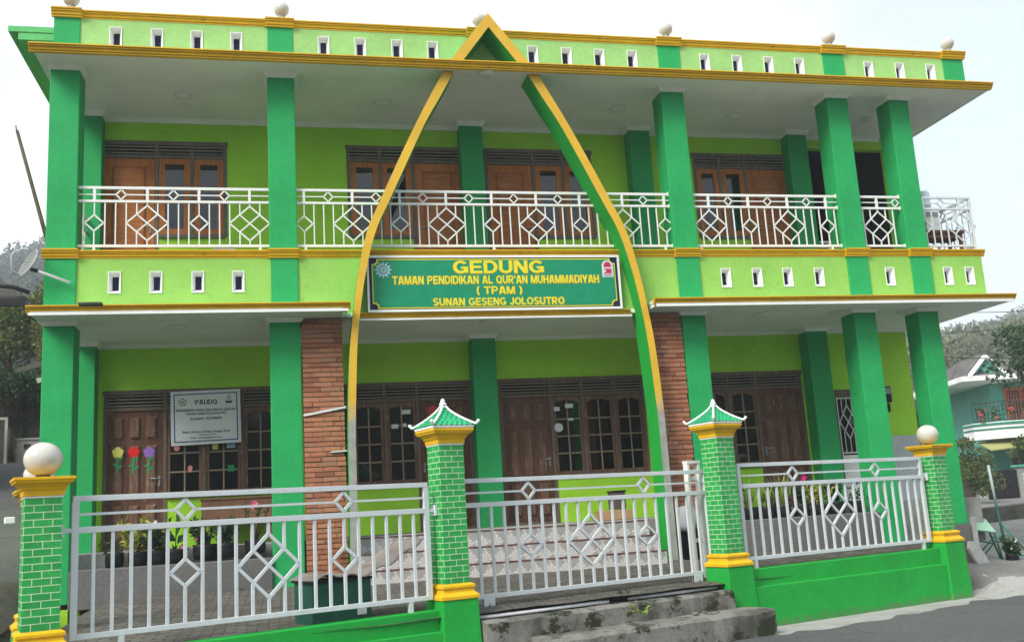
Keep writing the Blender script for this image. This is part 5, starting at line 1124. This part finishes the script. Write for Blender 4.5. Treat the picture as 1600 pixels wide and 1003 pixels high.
m = MB(); m.tube([(10.93, .25, -.18), (11.22, .18, -.26)], .013, 6); m.tube([(10.90, .20, gy+.1), (11.25, .22, -.15)], .013, 6); m.build('crossbar', DGREEN, t)
px_, py_ = 11.50, .35
t = thing('green_post', (px_, py_, gzr), 'green metal post on a braced foot, pale grey at its upper half', 'post')
m = MB(); m.tube([(px_+.06, py_, gzr), (px_-.02, py_, gzr+.85)], .022, 10); m.build('lower_post', DGREEN, t); m = MB(); m.tube([(px_-.02, py_, gzr+.85), (px_-.06, py_, gzr+1.52)], .023, 10); m.build('upper_post', paint('pale_grey_green', (.35, .45, .42)), t)
m = MB(); m.tube([(px_+.06, py_, gzr+.02), (px_+.52, py_+.05, gzr+.02)], .014, 8); m.tube([(px_+.03, py_, gzr+.55), (px_+.5, py_+.05, gzr+.03)], .014, 8); m.tube([(px_+.03, py_, gzr+.42), (px_-.35, py_+.1, gzr+.03)], .012, 8); m.build('brace', MEDG, t)
m = MB(Matrix.Translation((10.78, -.15, gzr-.15)) @ Matrix.Rotation(math.radians(-30), 4, 'Y') @ Matrix.Rotation(math.radians(15), 4, 'Z')); m.prism([(-.1, 0), (.1, 0), (.12, .3), (.1, .5), (0, .57), (-.1, .5), (-.12, .3)], -.025, .025); tag(m.build('stone_slab', PLAS), 'rounded grey slab leaning near the foot of the corner column', 'slab')
m = MB(); m.box(10.70, 10.78, -.02, .05, gzr-.2, .20); tag(m.build('white_post', PLAS), 'short pale concrete post at the foot of the corner column', 'post')
plant(11.32, -.05, gzr-.06, 'bush', .30, 50, 'small black potted plant with white flowers beside the green post', .10, .16, None, (WPET, [(.03, -.06, .22, .03), (-.05, -.05, .1, .02)]))
m = MB(); m.tube([(9.42, -1.18, -.1), (9.43, -1.17, 1.08)], .018, 8); tag(m.build('grey_conduit', PIPE), 'thin grey conduit running up behind the far right globe-topped pillar', 'pipe')

# ================================================================== TREES
def tree(name, x, y, z, H, R, n, seed, label, lm=LEAF, ls=.14, cz=.62, squash=.8, group=None, cat='tree', trunk=True):
    rng = np.random.default_rng(seed); t = thing(name, (x, y, z), label, cat, group); base = np.array([x, y, z])
    nb = 26; cen = []; m = MB(); th = H*.28
    top = base+np.array([rng.normal()*.15*R, rng.normal()*.15*R, H*.72])
    if trunk: m.tube([base-np.array([0, 0, .3]), base+(top-base)*.35+rng.normal(size=3)*.05*R, base+(top-base)*.7, top], [.05*H**.6, .04*H**.6, .028*H**.6, .012*H**.6], 8)
    for k in range(nb):
        d = rng.normal(size=3); d /= np.linalg.norm(d); rr = R*rng.uniform(.35, 1.0)
        c = base+np.array([0, 0, H*cz])+d*rr*np.array([1, 1, squash]); c[2] = max(c[2], z+H*.12); cen.append((c, R*rng.uniform(.22, .42)))
        if trunk: s = base+(top-base)*rng.uniform(.3, .9); m.tube([s, (s+c)/2+rng.normal(size=3)*.06*R, c], [.012*H**.6, .008*H**.6, .004*H**.6], 5)
    if trunk: m.build('trunk', BARK, t)
    P = []; D = []
    for c, r in cen:
        k = n//nb; q = rng.normal(size=(k, 3)); q = unit(q)*(rng.uniform(.2, 1, size=(k, 1))**.45)*r; P.append(c+q*np.array([1.1, 1.1, .8])); D.append(unit(q+rng.normal(size=(k, 3))*r*.7+np.array([0, 0, -.1*r])))
    P = np.concatenate(P); D = np.concatenate(D); L = rng.uniform(.7, 1.3, len(P))*ls
    quads_obj('crown', leaf_quads(P, D, L, L*.55), lm, t); return t
tree('broadleaf_tree', -9.0, 21.0, 4.8, 4.4, 2.0, 6500, 1, 'dense tree at the far left edge above the mossy retaining wall', LEAF, .17, group='trees on the left bank')
tree('broadleaf_tree', -7.4, 22.0, 4.8, 5.0, 1.9, 6000, 2, 'leafy olive tree between the left edge and the corner column', LEAF, .17, group='trees on the left bank')
tree('broadleaf_tree', -6.6, 19.8, 4.8, 3.6, 1.3, 4200, 3, 'yellowish green tree showing just left of the corner column', LEAFY2, .15, group='trees on the left bank')
tree('broadleaf_tree', -7.6, 26.0, 4.8, 7.6, 1.8, 4600, 4, 'slim light tree rising below the wire-grid antenna', LEAF, .18, group='trees on the left bank')
tree('garden_shrub', -8.2, 18.75, 3.4, 2.6, 1.0, 3600, 41, 'dark bush hanging over the mossy retaining wall at the left edge', LEAFD, .13, cz=.8, squash=.6, cat='shrub')
tree('garden_shrub', -6.9, 18.75, 3.4, 2.3, .8, 2600, 42, 'dark bush against the retaining wall just left of the corner column', LEAFD, .13, cz=.8, squash=.6, cat='shrub')
tree('broadleaf_tree', 28.6, 17.6, .1, 7.6, 2.15, 6800, 5, 'dark green tree in front of the teal house at the right edge', LEAFD, .2, cz=.68)
tree('garden_shrub', 26.6, 20.9, -.4, 3.1, 1.0, 3600, 6, 'bushy green shrub with white specks left of the black gate', LEAF, .13, cz=.55, squash=1.2, cat='shrub')
tree('garden_shrub', 31.3, 23.2, -.1, 2.9, .75, 2600, 7, 'light green flowering shrub right of the black gate', LEAF, .13, cz=.75, squash=.6, cat='shrub')
tree('garden_shrub', 26.2, 22.5, .2, 4.2, .9, 2600, 8, 'dark bush behind the shrub, beside the corner column', LEAFD, .16, cz=.75, squash=.6, cat='shrub')

# ================================================================== LEFT BACKGROUND
hz = gz(-9.4, 8)
t = thing('neighbour_house', (-8.5, 11.0, 2), 'grey-roofed house whose eave corner enters the photo at the left edge', 'house')
m = MB(); m.box(-14, -8.4, 9.9, 16, 2.0, 6.0); m.build('wall', paint('cream_wall', (.40, .39, .34), .1), t)
m = MB(); e0, e1 = -5.62, 9.0
m.add([(e0, e1, 5.95), (-15, e1, 5.95), (-15, 13, 8.2), (e0-2.6, 13, 8.2), (e0, 17, 5.95), (e0, e1, 6.05), (-15, e1, 6.05), (-15, 13, 8.32), (e0-2.6, 13, 8.32), (e0, 17, 6.05)], [(0, 3, 2, 1), (5, 6, 7, 8), (0, 1, 6, 5), (0, 5, 9, 4), (0, 4, 3), (5, 8, 9)]); m.build('roof', paint('dark_old_tile', (.055, .05, .047), .3, .9, stain=.6), t)
m = MB(); m.tube([(e0+.12, e1-.1, 6.12), (e0-.2, e1-.1, 6.25), (-9, e1-.1, 6.6)], .05, 8); m.box(-15, e0+.05, e1-.12, e1, 5.83, 5.98); m.box(e0-.05, e0+.06, e1, 17, 5.83, 5.98); m.build('gutter', BLACKP, t)
t = thing('old_shed', (-5.2, 9.8, 2.2), 'old shed with a mossy broken tile roof, beside the left column', 'shed')
m = MB(); m.add([(-5.55, 8.1, 4.20), (-3.35, 8.1, 4.78), (-3.35, 11.2, 5.5), (-5.6, 11.2, 4.9), (-5.55, 8.1, 4.30), (-3.35, 8.1, 4.88), (-3.35, 11.2, 5.6), (-5.6, 11.2, 5.0)], [(0, 3, 2, 1), (4, 5, 6, 7), (0, 1, 5, 4), (1, 2, 6, 5), (2, 3, 7, 6), (3, 0, 4, 7)]); m.build('roof', MOSSW, t)
m = MB(); m.bar((-5.1, 8.06, 4.02), (-3.6, 8.06, 4.42), .10, .05); m.bar((-4.9, 8.2, 3.65), (-3.6, 8.2, 4.0), .07, .05); m.build('rafter', PLAS, t)
m = MB(); m.box(-4.95, -3.4, 8.6, 11, 1.2, 4.25); m.build('wall', MOSSW, t)
m = MB(); m.box(-12, -3.4, 19.0, 30, 1.5, 4.9); m.box(-8.05, -7.95, 18.9, 19.0, 1.5, 4.95); tag(m.build('retaining_wall', MOSSW), 'dark mossy retaining wall at the top of the left lane', 'wall')
t = thing('garden_wall', (-6.0, 18.3, 2.8), 'low pale wall with rounded openings at the head of the left lane', 'wall')
m = MB(); wall(m, -7.95, -3.5, 2.6, 3.74, 18.3, 18.42, [(-7.75+.42*k, -7.55+.42*k, 3.46, 3.62) for k in range(10)]); m.build('panel', APRON, t)
m = MB(); m.box(-7.98, -3.48, 18.27, 18.45, 3.74, 3.80); m.build('coping', APRON, t)
t = thing('metal_gate', (-8.6, 18, 2.8), 'tall thin pale frame of a gate at the far left edge', 'gate'); m = MB(); m.box(-8.22, -8.14, 18.0, 18.06, 2.6, 4.42); m.box(-10, -8.22, 18.0, 18.06, 4.34, 4.42); m.build('frame', PLAS, t); m = MB(); m.box(-10, -8.23, 18.02, 18.05, 2.6, 4.33); m.build('panel', MOSSW, t)
t = thing('tin_fence', (-9, 19.4, 4.9), 'grey corrugated tin fence among the trees on top of the retaining wall', 'fence'); m = MB(); v_ = []
for i in range(61): x = -12+5.2*i/60; v_ += [(x, 19.4+(.03 if i % 2 else 0), 4.9), (x, 19.4+(.03 if i % 2 else 0), 6.0)]
m.add(v_, [(2*i, 2*i+2, 2*i+3, 2*i+1) for i in range(60)]); m.build('sheet', paint('dull_tin', (.09, .105, .105), .2, .6), t); m = MB(); m.box(-12, -6.8, 19.44, 19.48, 5.7, 5.78); m.build('rail', OLDF, t)
m = MB(); m.tube([(-12, 13.5, 5.6), (-7, 12, 5.9), (-3.3, 9.5, 6.3)], .012, 5); tag(m.build('overhead_wire', HOSE), 'thin wire sagging from the left edge to the corner column', 'wire', 'overhead wires')

# ================================================================== RIGHT BACKGROUND: teal house
hx, hy = 34.0, 27.0; Rh = Matrix.Translation((31.6, 26.4, 0)) @ Matrix.Rotation(math.radians(-16), 4, 'Z'); 
t = thing('teal_house', (34, 28, 0), 'two-storey teal house with grey tile roof and white curved balcony, seen beyond the right corner', 'house')
g0 = -.1
m = MB(Rh); m.box(1.3, 11, 1.6, 8, g0, 5.6); m.box(.8, 11, 1.59, 7.9, g0, 2.9); m.build('wall', TEAL, t)
m = MB(Rh); m.box(-.6, 12, -.2, 8.5, 5.45, 5.7); m.build('eave', WHITE, t, .02)
m = MB(Rh); m.add([(-.5, -.2, 5.7), (12, -.2, 5.7), (12, 8.5, 5.7), (-.5, 8.5, 5.7), (.1, 1.5, 6.62), (12, 1.5, 6.62)], [(0, 1, 5, 4), (2, 3, 4, 5), (3, 0, 4), (1, 2, 5)]); m.build('roof', ROOFT, t)
m = MB(Rh); m.prism([(-.12, 5.7), (1.36, 5.7), (.62, 6.5)], .0, 2.4); dg = m.build('dormer', TEAL, t)
m = MB(Rh); m.bar((-.25, -.1, 5.66), (.625, -.1, 6.60), .14, .25); m.bar((1.5, -.1, 5.66), (.615, -.1, 6.60), .14, .249); m.build('bargeboard', WHITE, dg)
m = MB(Rh); m.prism([(-.25, 5.72), (.62, 6.66), (1.5, 5.72), (1.58, 5.78), (.62, 6.76), (-.33, 5.78)][::-1], .05, 3); m.build('dormer_roof', ROOFT, dg)
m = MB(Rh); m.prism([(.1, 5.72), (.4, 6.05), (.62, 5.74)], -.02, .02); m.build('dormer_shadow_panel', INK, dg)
m = MB(Rh); pts = [(-.2, .3), (1, -.35), (3, -.55), (5, -.35), (11, -.3), (11, 1.6), (-.2, 1.6)]
def slabpoly(m, pts, z0, z1): n = len(pts); m.add([(p[0], p[1], z0) for p in pts]+[(p[0], p[1], z1) for p in pts], [tuple(range(n-1, -1, -1)), tuple(range(n, 2*n))]+[(i, (i+1) % n, (i+1) % n+n, i+n) for i in range(n)]); return m
slabpoly(m, pts, 2.72, 3.5); m.build('balcony', WHITE, t)
m = MB(Rh); p2 = [(-.24, .26), (1, -.40), (3, -.60), (5, -.40), (11, -.35), (11, 1.5), (-.24, 1.5)]; slabpoly(m, p2, 3.36, 3.46); slabpoly(m, p2, 3.16, 3.22); m.build('balcony_stripe', MEDG, t)
m = MB(Rh); path = [(-.15, .32), (1, -.3), (3, -.5), (5, -.3), (11, -.25)]
for (a_, b_), (c_, d_) in zip(path, path[1:]):
    m.tube([(a_, b_, 4.42), (c_, d_, 4.42)], .03, 6); m.tube([(a_, b_, 3.56), (c_, d_, 3.56)], .02, 6); n_ = int(math.hypot(c_-a_, d_-b_)/.16)
    for k in range(n_+1): q = k/max(1, n_); m.box(a_+(c_-a_)*q-.012, a_+(c_-a_)*q+.012, b_+(d_-b_)*q-.012, b_+(d_-b_)*q+.012, 3.5, 4.42)
m.build('balcony_railing', INK, t)
m = MB(Rh); wall(m, 1.95, 3.45, 3.5, 5.2, 1.5, 1.6, [(2.05, 2.7, 3.6, 5.05), (2.76, 3.35, 3.6, 5.05)])
for k in range(5): m.bar((2.1+.13*k, 1.5, 3.65), (2.12+.13*k, 1.5, 5.0), .035, .05); m.bar((2.8+.13*k, 1.5, 3.65), (2.82+.13*k, 1.5, 5.0), .035, .05)
dr = m.build('balcony_door', ORNG, t); m = MB(Rh); m.box(2.05, 3.35, 1.56, 1.59, 3.6, 5.05); m.build('door_glass', INK, dr)
m = MB(Rh); m.box(1.9, 4.0, 1.5, 1.58, .3, 2.0); m.build('lower_door', ORNG, t); m = MB(Rh); m.box(1.9, 2.5, 1.46, 1.5, .4, 1.9); m.build('lower_window', INK, t)
m = MB(Rh); m.add([(.0, -.8, 2.15), (2.9, -.8, 2.35), (2.9, .6, 2.75), (.0, .6, 2.55), (.0, -.8, 2.21), (2.9, -.8, 2.41), (2.9, .6, 2.81), (.0, .6, 2.61)], [(0, 3, 2, 1), (4, 5, 6, 7), (0, 1, 5, 4), (1, 2, 6, 5), (2, 3, 7, 6), (3, 0, 4, 7)]); m.build('awning', OLIVE, t)
rng = np.random.default_rng(9)
for k, (u, mm_) in enumerate([(.15, PRDH), (.75, LEAFD), (1.4, PRDH), (2.1, LEAFD), (3.0, LEAFD)]):
    yy = -.15-.15*u if u < 2 else -.35; q = rng.normal(size=(70, 3))*np.array([.16, .09, .16]); P = np.array([u, yy+.18, 3.95])+q; P = np.array([list(Rh @ Vector(p)) for p in P])
    tp = thing('balcony_plant', Rh @ Vector((u, yy+.18, 3.55)), ['red-flowered pot plant at the left end of the teal house balcony', 'dark leafy plant second from the left on the teal house balcony', 'red-flowered pot plant in front of the orange balcony door', 'dark leafy plant below the orange balcony door', 'dark leafy plant right of the orange balcony door'][k], 'potted plant', 'plants on the teal house balcony')
    quads_obj('foliage', leaf_quads(P, unit(rng.normal(size=(70, 3))), .16, .09), LEAFD, tp)
    if mm_ is PRDH: mf = MB(Rh); [mf.globe(u+rng.normal()*.1, yy+.02, 3.9+rng.normal()*.1, .05) for _ in range(5)]; mf.build('flower', PRDH, tp)
    mf = MB(Rh); mf.lathe([(.10, 3.55), (.13, 3.78)], u, yy+.18, 12); mf.build('pot', TANB, tp)
# front gate with patterned posts
Rg = Matrix.Translation((30.3, 25.2, 0)) @ Matrix.Rotation(math.radians(-14), 4, 'Z')
t = thing('house_gate', Rg @ Vector((.9, 0, 0)), 'black panel gate between two grey patterned posts in front of the teal house', 'gate')
m = MB(Rg); m.box(.22, 1.62, -.03, .03, .0, 1.22); m.box(.2, .88, -.05, -.03, .05, 1.25); m.box(.94, 1.62, -.05, -.03, .05, 1.25); m.build('gate_leaf', BLACKP, t)
for u in (-.12, 1.85):
    m = MB(Rg); m.box(u-.25, u+.25, -.25, .25, -.4, 1.35); p = m.build('gate_pillar', PLAS, t, .02); m = MB(Rg); m.box(u-.32, u+.32, -.32, .32, 1.35, 1.45); m.build('cap', TEAL, p)
    for k in range(6): m = MB(Rg); m.box(u-.12, u-.015, -.27, -.25, .1+.17*k, .22+.17*k); m.box(u+.015, u+.12, -.27, -.25, .1+.17*k, .22+.17*k); m.build('tile_block', WHITE, p)
m = MB(Rg); m.box(2.1, 9, -.1, .1, -.4, 1.2); tag(m.build('garden_wall', TEAL), 'teal garden wall right of the black gate', 'wall')
m = MB(Rg); m.box(-3.2, -.37, -.1, .1, -.4, 1.0); tag(m.build('garden_wall', MOSSW), 'dark garden wall left of the black gate, behind the shrub', 'wall')
m = MB(); 
V_ = [(17.5, 9.2), (27.5, 13.2)]
m.add([(17.5, 9.0, -.6), (29, 14.6, -.6), (29, 15.2, -.6), (17.5, 9.7, -.6), (17.5, 9.0, .05), (29, 14.6, .22), (29, 15.2, .22), (17.5, 9.7, .05)], [(0, 3, 2, 1), (4, 5, 6, 7), (0, 1, 5, 4), (1, 2, 6, 5), (2, 3, 7, 6), (3, 0, 4, 7)]); tag(m.build('low_kerb_wall', MOSSW), 'low dark kerb wall along the yard right of the corner column', 'wall')
t = thing('utility_pole', (27.2, 22.5, 0), 'thin grey pole with a small top bracket left of the teal house', 'pole'); m = MB(); m.tube([(28.2, 26.5, 0), (28.2, 26.5, 4.9)], .06, 8); m.build('shaft', PLAS, t); m = MB(); m.box(27.95, 28.5, 26.47, 26.53, 4.72, 4.8); m.build('bracket', PLAS, t)
for k, (p, q, lab) in enumerate([((24.5, 22, 8.05), (33, 17.5, 7.35), 'upper black wire crossing the sky right of the lower eave'), ((24, 26, 7.6), (36, 22.5, 7.8), 'middle thin wire crossing the sky right of the lower eave'), ((17.5, 13, 4.95), (25, 10.2, 4.35), 'lowest wire running over the hill to the teal house')]):
    P = [Vector(p).lerp(Vector(q), s/10)-Vector((0, 0, .25*math.sin(math.pi*s/10))) for s in range(11)]; m = MB(); m.tube(P, .014, 5); tag(m.build('overhead_wire', HOSE), lab, 'wire', 'overhead wires')

# ================================================================== HILLS
def hill(name, fname, az0, az1, d0, d1, hfun, ntree, seed, crown, lm=None):
    rng = np.random.default_rng(seed); na, nd = 40, 30; V = []; F = []
    for i in range(na+1):
        a = az0+(az1-az0)*i/na
        for j in range(nd+1):
            d = d0+(d1+120-d0)*j/nd; V.append((d*math.sin(a), -14.36+d*math.cos(a), hfun(a, d)))
    for i in range(na):
        for j in range(nd): k = i*(nd+1)+j; F.append([k, k+1, k+nd+2, k+nd+1])
    struct(link(name, V, F, [True]*len(F), None, SOILG))
    P = []; D = []; L = []
    for k in range(ntree):
        a = rng.uniform(az0, az1); d = d0+(d1-d0)*rng.uniform(0, 1)**.8 if k > ntree*.2 else d1*rng.uniform(.93, 1.04); cx, cy = d*math.sin(a), -14.36+d*math.cos(a); h = hfun(a, d)
        R = crown*rng.uniform(.6, 1.5); H = R*rng.uniform(1.0, 1.9)
        for b in range(9):
            dd = rng.normal(size=3); dd /= np.linalg.norm(dd); c = np.array([cx, cy, h+H])+dd*R*np.array([.7, .7, .75]); r = R*rng.uniform(.3, .5)
            q = unit(rng.normal(size=(34, 3)))*r*rng.uniform(.8, 1.05, (34, 1)); P.append(c+q); D.append(unit(q+rng.normal(size=(34, 3))*r*.6)); L.append(np.full(34, R*.19)*rng.uniform(.6, 1.3, 34))
    P = np.concatenate(P); D = np.concatenate(D); L = np.concatenate(L)
    o = quads_obj(fname, leaf_quads(P, D, L, L*.75), lm or LEAFF); o['kind'] = 'stuff'; o['label'] = 'hazy forest of rounded tree crowns covering the ' + name.replace('_', ' '); 
def hl(a, d): s = (d-70)/190; return max(-2, 2+56*min(1, max(0, s))**1.15*(1+.05*math.sin(a*23)+.03*math.sin(a*51)))-(max(0, d-262)*.25)
def hr(a, d): s = (d-60)/230; return max(-2, 1+32*min(1, max(0, s))**1.1*(1+.05*math.sin(a*19+1)+.03*math.sin(a*47)))-(max(0, d-292)*.25)
A0 = math.radians
hill('hillside', 'hill_forest', A0(-21), A0(-9), 70, 262, hl, 1150, 21, 2.9, LEAFH)
hill('hill_slope', 'valley_forest', A0(33), A0(49), 110, 292, hr, 1350, 22, 2.4)

def hb(a, d): s = (d-30)/60; return -1+9*min(1, max(0, s))*(1+.25*math.sin(a*9)+.15*math.sin(a*23))
hill('added_unseen_slope', 'added_unseen_grove', A0(112), A0(250), 28, 80, hb, 420, 23, 2.6)  # unseen wooded slope added behind the camera to darken the window reflections

# ================================================================== HAZE
mh = bpy.data.materials.new('haze_air'); mh.use_nodes = True; hn = mh.node_tree; hn.nodes.clear(); ho = hn.nodes.new('ShaderNodeOutputMaterial'); pv = hn.nodes.new('ShaderNodeVolumePrincipled')
pv.inputs['Color'].default_value = (.86, .92, 1, 1); pv.inputs['Density'].default_value = .0016; pv.inputs['Anisotropy'].default_value = .1
hn.links.new(pv.outputs[0], ho.inputs['Volume'])
m = MB(); m.box(-750, 950, -330, 950, -3.5, 110); hb_ = m.build('haze', mh); hb_['kind'] = 'stuff'
